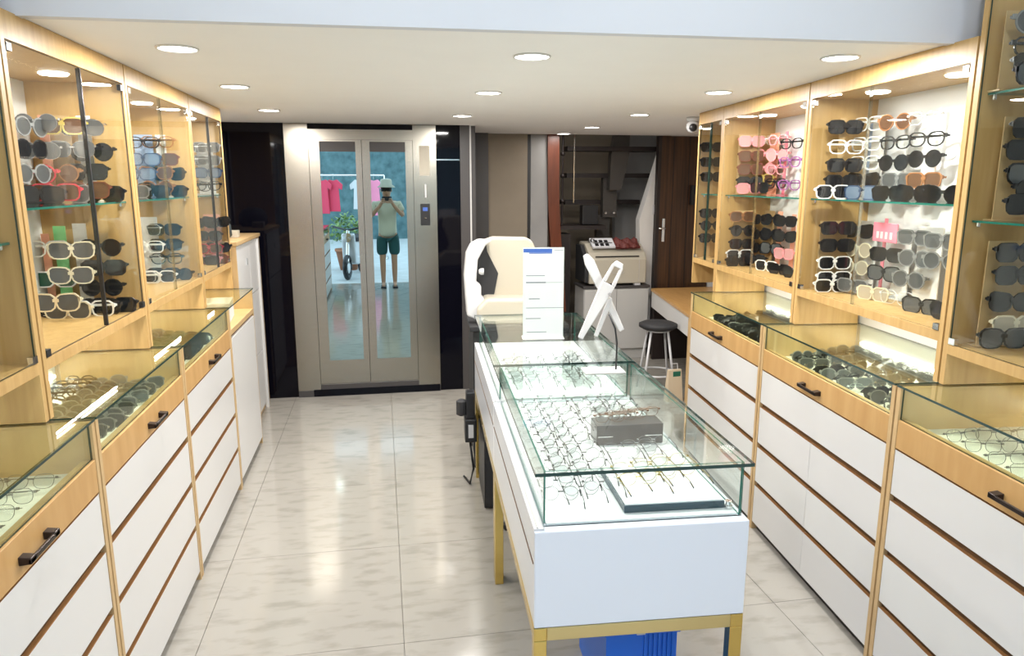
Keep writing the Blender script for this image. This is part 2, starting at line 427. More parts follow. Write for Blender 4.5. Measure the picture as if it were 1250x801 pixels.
upper_cabinet(FR_R, -0.75, 0.44, 'tall oak eyewear cabinet on the right beside the shop entrance', OR, zb=1.215, zt=2.80, ztop=2.86, shelves=(1.67, 2.08), doors=True, light=False)
# left side
lower_cabinet(FR_L, 3.27, 4.27, 'oak and white drawer counter, third along the left wall', hy=3.80)
lower_cabinet(FR_L, 2.28, 3.26, 'oak and white drawer counter in the middle of the left wall', hy=2.82)
lower_cabinet(FR_L, 1.02, 2.27, 'oak and white drawer counter nearest the camera on the left', hy=1.83)
lower_cabinet(FR_L, -0.3, 1.01, 'oak and white drawer counter on the left beside the shop entrance', hy=0.4)
upper_cabinet(FR_L, 4.28, 5.08, 'narrow far glazed oak eyewear cabinet next to the black wall, left', OL, split=4.72, gasket='black')
upper_cabinet(FR_L, 3.27, 4.27, 'glazed oak eyewear cabinet, third along the left wall', OL, split=3.75, gasket='seal_clear')
upper_cabinet(FR_L, 2.28, 3.26, 'glazed oak eyewear cabinet with black door seal, left wall', OL, split=2.82, gasket='black', fit='black')
upper_cabinet(FR_L, 1.02, 2.27, 'oak wall cabinet cut off by the left photo edge', OL, ztop=2.86, zt=2.80, shelves=(1.63,), light=False)
upper_cabinet(FR_L, -0.3, 1.01, 'oak wall cabinet on the left beside the shop entrance', OL, ztop=2.86, zt=2.80, shelves=(1.63,), light=False)
# open niche cabinet at the far left
t = thing('niche_cabinet', 'white door cabinet with open oak niche, far end of the left counters', 'cabinet', (-0.88, 4.28, 0))
MB(-1).box(0, 0.5, 0, 0.02, 0, 1.094).build('side_panel', 'oak_edge', t)
MB(-1).box(0, 0.5, 0.77, 0.79, 0, 1.094).build('side_panel', 'oak_edge', t)
MB(-1).box(0.5, 0.515, 0, 0.79, 0.05, 1.2).build('back_panel', 'white_back', t)
MB(-1).box(0.0, 0.5, 0.02, 0.77, 0.935, 0.965).build('niche_shelf', 'oak_edge', t)
MB(-1).box(0.012, 0.03, 0.02, 0.77, 0.05, 0.935).build('carcass', 'groove', t)
MB(-1).box(-0.002, 0.012, 0.023, 0.767, 0.05, 0.915).build('cabinet_door', 'white_lam', t)
MB(-1).box(0.03, 0.045, 0.02, 0.77, 0, 0.05).build('plinth', 'plinth', t)
MB(-1).pane(-0.006, 0.5, 0.0, 0.79, 1.095, 1.103).build('glass_top', ['glass_green', 'glass_edge_dark'], t)
bx = thing('carton', 'small white box standing in the open oak niche on the left', 'box', (-1.04, 4.66, 0.966), 0.1)
MB().box(-0.10, 0.10, -0.13, 0.13, 0, 0.115).build('box_body', 'paper', bx, bevel=0.002)
MB().box(-0.101, 0.101, -0.131, 0.131, 0.09, 0.118).build('box_lid', 'paper', bx, bevel=0.002)
# tall side cabinet with white doors
t = thing('storage_cabinet', 'waist-high white door cabinet with oak top, left of the lift', 'cabinet', (-0.97, 5.09, 0))
MB(-1).box(0, 0.42, 0, 0.02, 0, 1.385).build('side_panel', 'oak_edge', t)
MB(-1).box(0, 0.42, 0.93, 0.95, 0, 1.385).build('side_panel', 'oak_edge', t)
MB(-1).box(-0.01, 0.42, -0.01, 0.96, 1.385, 1.41).build('top_panel', 'oak_edge', t)
MB(-1).box(0.014, 0.40, 0.02, 0.93, 0.05, 1.38).build('carcass', 'groove', t)
MB(-1).box(0.02, 0.40, 0.02, 0.93, 0, 0.05).build('plinth', 'oak_edge', t)
for (a0, a1) in ((0.022, 0.48), (0.485, 0.80)):
    for (z0, z1) in ((0.055, 0.50), (0.508, 0.98), (0.988, 1.378)):
        MB(-1).box(0.0, 0.014, a0, a1, z0, z1).build('door_panel', 'white_lam', t, bevel=0.001, seg=1)
MB(-1).box(-0.012, 0.014, 0.82, 0.86, 0.0, 1.375).build('edge_post', 'white_lam', t)
MB(-1).box(-0.002, 0.014, 0.87, 0.928, 0.0, 1.375).build('edge_post', 'oak_edge', t)
MB(-1).box(-0.006, 0.0, 0.36, 0.372, 1.22, 1.27).build('lock_plate', 'chrome', t)
# things on top of it
o = tag(MB().lathe([(0.10, 0), (0.13, 0.03), (0.125, 0.10), (0.09, 0.15), (0.03, 0.17)], n=20).build('cloth_hat', 'dark_cloth', smooth=True, loc=(-1.16, 5.32, 1.411)), 'dark green cloth hat lying on top of the white storage cabinet', 'hat')
o = tag(MB().box(-0.06, 0.06, -0.04, 0.04, 0, 0.13).build('small_box', 'paper', bevel=0.003, loc=(-1.20, 5.155, 1.411)), 'small white box on the storage cabinet, nearest the eyewear cabinets', 'box')
o = tag(MB().box(-0.05, 0.05, -0.04, 0.04, 0, 0.05).build('small_box', 'cream_plastic', bevel=0.003, loc=(-1.08, 5.56, 1.411)), 'small flat cream box on the storage cabinet behind the dark hat', 'box')

# ------------------------------------------------------------------ lift
E0 = 6.15
t = thing('elevator', 'brushed steel lift with mirrored glass double doors in black wall', 'elevator', (0, E0, 0))
MB().box(-0.745, -0.56, -0.005, 0.03, 0, CEIL - 0.003).build('jamb', 'steel', t)
MB().box(0.275, 0.465, -0.005, 0.03, 0, CEIL - 0.003).build('jamb', 'steel', t)
MB().box(-0.56, 0.275, 0.005, 0.03, 2.225, CEIL - 0.003).build('header', 'black_glass', t)
MB().box(-0.56, 0.275, 0.0, 0.03, 2.145, 2.225).build('header_trim', 'steel', t)
for (x0, x1, g0, g1) in ((-0.558, -0.142, -0.475, -0.19), (-0.138, 0.273, -0.075, 0.212)):
    d_ = MB().box(x0, g0, 0.012, 0.03, 0.10, 2.145).box(g1, x1, 0.012, 0.03, 0.10, 2.145).box(g0, g1, 0.012, 0.03, 0.10, 0.31).box(g0, g1, 0.012, 0.03, 2.13, 2.145).build('door_leaf', 'steel', t)
    MB().box(g0, g1, 0.018, 0.026, 0.31, 2.05).build('glass_panel', 'mirror_glass', d_)
    MB().box(g0, g1, 0.018, 0.026, 2.05, 2.13).build('tinted_strip', 'dark_panel', d_)
MB().box(-0.62, 0.46, -0.012, 0.03, 0.0, 0.06).build('sill', 'black_glass', t)
MB().box(-0.558, 0.275, -0.004, 0.03, 0.06, 0.10).build('threshold', 'dark_panel', t)
pn = MB().box(0.325, 0.405, -0.010, -0.005, 1.45, 1.63).build('call_panel', 'black', t, bevel=0.002)
MB().lathe([(0.012, 0), (0.012, 0.004)], n=16).build('call_button', 'chrome', pn, loc=(0.365, -0.014, 1.51))
MB().box(0.345, 0.385, -0.012, -0.010, 1.57, 1.60).build('display', 'ink_blue', pn)
MB().box(0.325, 0.410, -0.008, -0.005, 1.17, 1.42).build('cover_plate', 'steel', t)
MB().box(0.325, 0.410, -0.007, -0.005, 1.86, 2.10).build('notice', 'cream_plastic', t)
MB().box(0.365, 0.378, -0.008, -0.005, 1.68, 1.79).build('sticker', 'white_plastic', t)
MB().box(-0.745, 0.465, -0.010, 0.0, 0.0, 0.055).build('kick_strip', 'dark_panel', t)

# ------------------------------------------------------------------ stairs and back corner
t = thing('staircase', 'dark open-riser staircase climbing behind the printer', 'stairs', (0, 0, 0))
# red-brown curved newel
P = [(1.649, 2.305), (1.766, 2.307), (1.776, 1.584), (1.797, 1.253), (1.828, 0.915), (1.861, 0.484), (1.755, 0.487), (1.696, 1.087), (1.666, 1.502), (1.655, 1.747)]
MB().prism(P, 7.17, 7.24, 'y').build('curved_newel', 'red_wood', t)
for (ax, az), (bx_, _), Y in [((1.9, 2.149), (2.915, 2.157), 7.35), ((1.934, 1.88), (2.885, 1.882), 7.5), ((1.959, 1.596), (2.803, 1.592), 7.65)]:
    MB().box(ax, bx_, Y, Y + 0.26, az - 0.025, az + 0.022).build('tread', 'stair_dark', t)
(ax, az) = (1.786, 1.364); (bx_, _) = (2.315, 1.358)
MB().box(ax, bx_, 7.3, 7.7, az - 0.04, az).build('landing', 'stair_dark', t)
(ax, az) = (1.825, 1.327); (bx_, bz) = (1.948, 0.764)
MB().box(ax, bx_, 7.35, 7.6, 0.0, az - 0.05).build('riser_block', 'stair_dark', t)
P = [(2.433, 2.332), (2.585, 2.334), (2.585, 2.083), (2.506, 1.727), (2.379, 1.727), (2.387, 2.082)]
MB().prism(P, 7.42, 7.52, 'y').build('stringer', 'stringer', t)
P = [(2.343, 1.864), (2.434, 1.864), (2.539, 1.735), (2.493, 1.726), (2.502, 1.439), (2.345, 1.44)]
MB().prism(P, 7.53, 7.62, 'y').build('stringer', 'stringer', t)
P = [(2.295, 1.465), (2.443, 1.463), (2.45, 1.215), (2.301, 1.217)]
MB().prism(P, 7.60, 7.68, 'y').build('stringer', 'stringer', t)
for ax, az in ((2.375, 1.484), (2.466, 1.484)):
    MB().tube([(ax, 7.515, az), (ax, 7.53, az)], 0.012, 8).build('bolt', 'chrome', t)
(ax, _) = (1.833, 1.991)
MB().tube([(ax, 7.28, 1.37), (ax, 7.28, CEIL + 0.6)], 0.011, 8).build('rail_post', 'stair_dark', t)
for zz in (1.62, 1.87, 2.09):
    MB().lathe([(0.012, -0.02), (0.024, -0.012), (0.024, 0.012), (0.012, 0.02)], n=10).build('post_collar', 'stair_dark', t, smooth=True, loc=(ax, 7.28, zz))
(ax, _) = (1.969, 1.993)
MB().tube([(ax, 7.34, 1.60), (ax, 7.34, 2.9)], 0.007, 6).build('hanging_rod', 'chrome', t)
o = struct('wall_stair_panel', MB().prism([(2.641, 2.43), (3.076, 2.436), (3.161, 0.558), (2.646, 0.572), (2.621, 1.372)], 7.95, 8.05, 'y'), 'grey_paint')
struct('wall_stair_side', MB().prism([(2.84, 2.109), (2.919, 0.272), (2.677, 0.28), (2.635, 1.428)], 7.18, 7.30, 'y'), 'wall_paint')
o = tag(MB().box(0, 0.17, 0, 0.12, 0, 0.20).build('black_box', 'black', bevel=0.004, loc=((2.078, 1.441)[0], 7.38, (2.057, 1.369)[1] + 0.002)), 'black square speaker box sitting on the dark stair landing', 'speaker')
sw = tag(MB().box(-0.03, 0.03, -0.008, 0, -0.05, 0.05).build('light_switch', 'white_plastic', bevel=0.002, loc=((2.799, 1.529)[0], 7.178, 1.53)), 'white light switch on the pale wall left of the brown door', 'switch')
MB().box(-0.012, 0.012, -0.012, -0.008, -0.02, 0.02).build('rocker', 'white_lam', sw)
# brown door
t = thing('door_1', 'brown wooden door with chrome lever handle behind the desk', 'door', (0, 7.12, 0)); t['kind'] = 'structure'; del t['category']
x0 = (2.822, 1.992)[0]
MB().box(x0, 3.38, 0, 0.045, 0, CEIL - 0.004).build('door_leaf', 'brown_door', t)
MB().box(x0 + 0.13, x0 + 0.138, -0.004, 0, 0, CEIL - 0.01).build('door_groove', 'stair_dark', t)
MB().box(x0 + 0.30, x0 + 0.308, -0.004, 0, 0, CEIL - 0.01).build('door_groove', 'stair_dark', t)
hp = MB().box(x0 + 0.035, x0 + 0.065, -0.008, 0, 1.20, 1.44).build('handle_plate', 'chrome', t, bevel=0.003)
MB().tube([(x0 + 0.05, -0.008, 1.34), (x0 + 0.05, -0.05, 1.34), (x0 - 0.02, -0.05, 1.34)], 0.009, 8).build('lever', 'chrome', hp, smooth=True)
MB().box(x0 - 0.035, x0 - 0.002, -0.01, 0.06, 0, CEIL - 0.004).build('door_frame', 'stair_dark', t)
o = tag(MB().box(0, 0.06, -0.05, 0, 0, 0.20).build('wall_phone', 'black', bevel=0.004, loc=((3.144, 1.579)[0], 7.118, (3.144, 1.579)[1])), 'narrow black intercom mounted on the brown door side', 'intercom')
# security camera
t = thing('security_camera', 'white dome security camera under the ceiling near the brown door', 'camera', (2.27, 5.12, CEIL))
MB().lathe([(0.055, 0.0), (0.055, -0.02), (0.045, -0.03)], n=20).build('mount', 'white_plastic', t, smooth=True)
MB().lathe([(0.03, -0.025), (0.05, -0.045), (0.055, -0.07), (0.045, -0.095), (0.02, -0.11)], n=20).build('housing', 'white_plastic', t, smooth=True)
MB().tube([(-0.02, -0.035, -0.075), (-0.03, -0.055, -0.082)], [0.03, 0.024], 14).build('lens', 'black', t, smooth=True)

# printer cabinet
t = thing('printer_cabinet', 'grey two-door cabinet with dark top standing under the printer', 'cabinet', (2.0, 7.0, 0))
MB().box(0, 0.69, 0.0, 0.34, 0.10, 0.745).build('cabinet_body', 'cabinet_grey', t)
MB().box(-0.01, 0.70, -0.02, 0.345, 0.745, 0.77).build('cabinet_top', 'dark_panel', t, bevel=0.002)
MB().box(0, 0.69, 0.015, 0.34, 0, 0.10).build('plinth', 'cabinet_grey', t)
for a0, a1, k in ((0.004, 0.343, 0.325), (0.347, 0.686, 0.365)):
    dd = MB().box(a0, a1, -0.018, 0, 0.11, 0.735).build('cabinet_door', 'cabinet_grey', t, bevel=0.0015, seg=1)
    MB().lathe([(0.004, 0), (0.004, 0.012), (0.009, 0.014), (0.009, 0.022)], n=10).build('knob', 'chrome', dd, loc=(k, -0.018, 0.42)).rotation_euler = (pi / 2, 0, 0)
# printer
t = thing('laser_printer', 'cream laser printer on the grey cabinet with maroon cloth on top', 'printer', (2.02, 7.0, 0.77))
prof = [(0.0, 0.02), (0.0, 0.27), (0.05, 0.335), (0.20, 0.42), (0.40, 0.43), (0.43, 0.40), (0.43, 0.02)]
MB().prism(prof, 0.035, 0.64, 'x').build('body', 'cream_plastic', t, bevel=0.012, seg=3)
MB().prism([(0.03, 0.03), (0.03, 0.25), (0.22, 0.40), (0.40, 0.40), (0.40, 0.03)], -0.005, 0.035, 'x').build('side_cover', 'black_soft', t, bevel=0.006)
MB().box(0.10, 0.56, 0.005, 0.03, 0.292, 0.302).build('paper_slot', 'black', t)
MB().box(0.56, 0.565, -0.003, 0.0, 0.04, 0.26).build('panel_seam', 'cabinet_grey', t)
for xx in (0.10, 0.52): MB().box(xx, xx + 0.06, 0.0, 0.06, 0.0, 0.02).build('foot', 'white_plastic', t)
n = 20
MB().tube([(0.34 + 0.065 * cos(pi + pi * k / (n - 1)), -0.003, 0.145 + 0.025 * sin(pi + pi * k / (n - 1))) for k in range(n)], 0.003, 6).build('emblem', 'cabinet_grey', t)
MB().box(0.333, 0.347, -0.003, 0, 0.14, 0.165).build('emblem', 'cabinet_grey', t)
MB().box(0.10, 0.30, 0.10, 0.30, 0.425, 0.435).build('top_tray', 'printer_grey', t)
# papers and cloth resting on the printer
M_t = Matrix.Rotation(radians(24), 4, 'X')
pp = thing('paper_tray', 'white paper tray of small dark boxes on the printer, left half', 'tray', (2.10, 7.055, 1.147)); pp.rotation_euler = (radians(29), 0, 0)
MB().box(0, 0.24, 0, 0.16, 0, 0.02).build('tray', 'paper', pp)
for i in range(3):
    for j in range(2): MB().box(0.03 + i * 0.055, 0.065 + i * 0.055, 0.015 + j * 0.06, 0.05 + j * 0.06, 0.02, 0.03).build('compartment', 'black', pp)
MB().tube([(0.02 + 0.02 * cos(a * pi / 6), 0.10 + 0.03 * sin(a * pi / 6), 0.03) for a in range(12)], 0.006, 6, closed=True).build('ring', 'chrome', pp)
mb = MB(); N = 14; R2 = random.Random(3); vs = []; fs = []
for i in range(N):
    for j in range(8):
        xx = i / (N - 1) * 0.26; yy = j / 7 * 0.15
        zz = 0.018 + 0.02 * R2.random() + 0.02 * sin(i * 1.3 + j)
        if i in (0, N - 1) or j in (0, 7): zz = 0.004 + 0.01 * R2.random()
        vs.append((xx + 0.008 * R2.random(), yy + 0.015 * R2.random(), zz))
fs = [(i * 8 + j, (i + 1) * 8 + j, (i + 1) * 8 + j + 1, i * 8 + j + 1) for i in range(N - 1) for j in range(7)]
b0 = len(vs); vs += [(0.26 * i / (N - 1), 0.15 * j / 7, 0.0) for i in range(N) for j in range(8)]
fs += [tuple(b0 + k for k in f[::-1]) for f in [(i * 8 + j, (i + 1) * 8 + j, (i + 1) * 8 + j + 1, i * 8 + j + 1) for i in range(N - 1) for j in range(7)]]
o = tag(mb.add(vs, fs).build('folded_cloth', 'maroon', smooth=True, loc=(2.345, 7.045, 1.142)), 'crumpled maroon cloth lying on top of the cream printer', 'cloth')
o.rotation_euler = (radians(29), 0, 0)

# desk at the far right
DZ = 0.74
t = thing('desk', 'small desk with oak top and white apron beside right cabinets', 'desk', (0, 0, 0))
MB().prism([(2.445, 5.40), (3.30, 5.30), (3.36, 6.95), (2.70, 6.95)], DZ - 0.025, DZ, 'z').build('desk_top', 'desk_wood', t)
MB().prism([(2.455, 5.42), (2.475, 5.42), (2.725, 6.94), (2.705, 6.94)], DZ - 0.19, DZ - 0.026, 'z').build('apron', 'white_lam', t)
MB().prism([(2.445, 5.40), (2.478, 5.40), (2.478, 5.44), (2.445, 5.44)], 0, DZ - 0.026, 'z').build('leg', 'oak_edge', t)
MB().box(2.48, 3.30, 5.40, 5.42, 0, DZ - 0.026).build('side_panel', 'stair_dark', t)
MB().box(2.72, 3.34, 6.90, 6.94, 0, DZ - 0.026).build('side_panel', 'stair_dark', t)
# stool
t = thing('bar_stool', 'round black seat stool with white tube legs under the desk', 'stool', (2.33, 5.80, 0))
MB().lathe([(0.02, 0.555), (0.13, 0.56), (0.165, 0.58), (0.165, 0.605), (0.13, 0.62), (0.02, 0.625)], n=28).build('seat', 'black_soft', t, smooth=True)
for k in range(4):
    a = radians(35 + 90 * k)
    MB().tube([(0.10 * cos(a), 0.10 * sin(a), 0.56), (0.20 * cos(a), 0.20 * sin(a), 0.0)], 0.011, 8).build('leg', 'white_plastic', t, smooth=True)
for z_, r_ in ((0.55, 0.10), (0.17, 0.17)):
    MB().tube([(r_ * cos(2 * pi * k / 24), r_ * sin(2 * pi * k / 24), z_) for k in range(24)], 0.009, 6, closed=True).build('ring', 'white_plastic', t, smooth=True)
# paper bag
t = thing('paper_bag', 'kraft paper bag with dark green label at the foot of the desk', 'bag', (2.37, 5.50, 0), 0.12)
MB().add([(-0.07, -0.04, 0), (0.07, -0.04, 0), (0.07, 0.04, 0), (-0.07, 0.04, 0), (-0.06, -0.012, 0.27), (0.06, -0.012, 0.27), (0.06, 0.012, 0.27), (-0.06, 0.012, 0.27)],
         [(0, 3, 2, 1), (4, 5, 6, 7), (0, 1, 5, 4), (1, 2, 6, 5), (2, 3, 7, 6), (3, 0, 4, 7)]).build('bag_body', 'kraft', t)
MB().box(-0.02, 0.05, -0.018, -0.010, 0.20, 0.255).build('printed_label', 'green_print', t)
MB().tube([(-0.03, 0, 0.265), (-0.025, 0, 0.32), (0.025, 0, 0.32), (0.03, 0, 0.265)], 0.004, 6).build('bag_handle', 'white_plastic', t)

# ------------------------------------------------------------------ eyewear
SHAPES = {  # half width, half height, exponent, outer lift
    'sq': (0.031, 0.0235, 4.5, 0.000), 'rd': (0.028, 0.0265, 2.0, 0.0), 'cat': (0.031, 0.024, 3.0, 0.007),
    'av': (0.031, 0.027, 2.6, -0.004), 'opt': (0.028, 0.021, 2.8, 0.002), 'gr': (0.032, 0.0255, 3.4, 0.002)}
def outline(shape, side, grow=0.0, N=16):
    a_, b_, e, lift = SHAPES[shape]; a_ += grow; b_ += grow; out = []
    for k in range(N):
        t = 2 * pi * (k + 0.5) / N; c, s_ = cos(t), sin(t)
        r = (abs(c) ** e + abs(s_) ** e) ** (-1 / e)
        x = a_ * r * c; z = b_ * r * s_
        if z > 0: z += lift * max(0, c) * 1.6
        if z < 0: x *= 1 - 0.10 * (-z / b_)
        out.append((side * (0.0355 + x), z))
    return out
GL = {}
def glasses_meshes(shape, frm, lns, thick, rimless=False, folded=True, rev=False):
    key = (shape, frm, lns, thick, folded, rev)
    if key in GL: return GL[key]
    g = 0.0042 if thick else 0.0011; dep = 0.004 if thick else 0.002
    fm = MB(); N = 16
    for sd in (-1, 1):
        o_ = outline(shape, sd, g); i_ = outline(shape, sd, 0)
        vs = [(x, -dep, z) for x, z in o_] + [(x, -dep, z) for x, z in i_] + [(x, 0, z) for x, z in o_] + [(x, 0, z) for x, z in i_]
        fs = []
        for k in range(N):
            j = (k + 1) % N
            fs += [(k, j, N + j, N + k), (2 * N + k, 3 * N + k, 3 * N + j, 2 * N + j), (k, 2 * N + k, 2 * N + j, j), (N + k, N + j, 3 * N + j, 3 * N + k)]
        fm.add(vs, fs)
    h = 0.004 if thick else 0.001
    fm.box(-0.009, 0.009, -dep - 0.001, 0, 0.006 - h, 0.008 + h)
    for sd in (-1, 1):
        x0, x1 = sorted((sd * 0.066, sd * 0.0735)); fm.box(x0, x1, -dep, 0.004, 0.008 - h, 0.013 + h)
    lens = []
    for sd in (-1, 1):
        o_ = outline(shape, sd, 0.0003); n = len(o_)
        vs = [(x, -0.0025, z) for x, z in o_] + [(x, -0.0010, z) for x, z in o_]
        lm = MB().add(vs, [tuple(range(n)), tuple(range(2 * n - 1, n - 1, -1))] + [(k, (k + 1) % n, n + (k + 1) % n, n + k) for k in range(n)])
        lens.append(lm.mesh('lens', [lns]))
    tem = []
    th = 0.0035 if thick else 0.0009
    for sd in (-1, 1):
        tm = MB()
        if folded:
            y0 = 0.006 if sd < 0 else 0.012
            tm.box(min(sd * 0.073, -sd * 0.045), max(sd * 0.073, -sd * 0.045), y0, y0 + 0.003, 0.010 - th, 0.010 + th)
            tm.box(sd * 0.0735 - 0.0015, sd * 0.0735 + 0.0015, 0.004, y0 + 0.003, 0.010 - th, 0.010 + th)
        else:
            L = 0.125 if rev else 0.07
            x = sd * 0.0720
            tm.tube([(x, 0.004, 0.010), (x * 1.0, L * 0.7, 0.010), (x * 0.97, L, -0.008 if not rev else 0.004)], max(th, 0.0018) * 0.8, 5)
            if rev: tm.tube([(x * 0.985, L * 0.78, 0.008), (x * 0.96, L * 1.05, 0.001)], 0.0024, 5, mi=1)
        tem.append(tm.mesh('temple', ['fr_thin' if frm == 'fr_rim' else frm, 'black']))
    GL[key] = (fm.mesh('frame', [frm]), lens, tem)
    return GL[key]
FRN = dict(bk='black', gy='grey', wh='white', cl='clear', tor='tortoiseshell', br='brown', pk='pink', red='red', cream='cream', bl='blue', gold='gold', vio='violet', sv='silver', gn='green')
SHN = dict(sq='square', rd='round', cat='cat-eye', av='aviator', opt='optical', gr='gradient oversized', cl='white lens', gn='green-lens', bk='dark-lens')
def style(st):
    a_, b_ = st.split('_')
    frm = 'fr_' + a_; shape = b_ if b_ in SHAPES else 'sq'
    lns = {'bk': 'ln_dark', 'gy': 'ln_grey', 'wh': 'ln_dark', 'cl': 'lens_clear', 'tor': 'ln_brown', 'br': 'ln_brown', 'pk': 'ln_pink', 'red': 'ln_brown', 'cream': 'ln_sand',
           'bl': 'ln_blue', 'gold': 'ln_brown', 'gn': 'ln_green', 'vio': 'lens_clear', 'sv': 'ln_grey'}[a_]
    if b_ == 'opt': lns = 'lens_clear'
    if b_ == 'gr': lns = 'ln_grey'
    if b_ == 'cl': lns = 'lens_clear'
    if b_ == 'gn': lns = 'ln_green'
    kind = 'eyeglasses' if lns == 'lens_clear' else 'sunglasses'
    return shape, frm, lns, '%s %s %s' % (FRN[a_], SHN[b_], kind), kind
def place_glasses(st, loc, rz, label, group, folded=True, sc=1.18, tilt=(0, 0), thick=True, rev=False):
    if isinstance(st, str) and st[:2] in ('sv', 'cl'): thick = False
    shape, frm, lns, desc, kind = style(st) if isinstance(st, str) else st
    fmesh, ls, ts = glasses_meshes(shape, frm, lns, thick, folded=folded, rev=rev)
    e = bpy.data.objects.new(kind, None); COL.objects.link(e); e.empty_display_size = 0.02
    e.location = loc; e.rotation_euler = (tilt[0], tilt[1], rz); e.scale = (sc, sc, sc)
    for nm, me in [('frame', fmesh), ('lens', ls[0]), ('lens', ls[1]), ('temple', ts[0]), ('temple', ts[1])]:
        o = bpy.data.objects.new(nm, me); COL.objects.link(o); o.parent = e
    return tag(e, label.replace('#', desc), 'glasses', group)

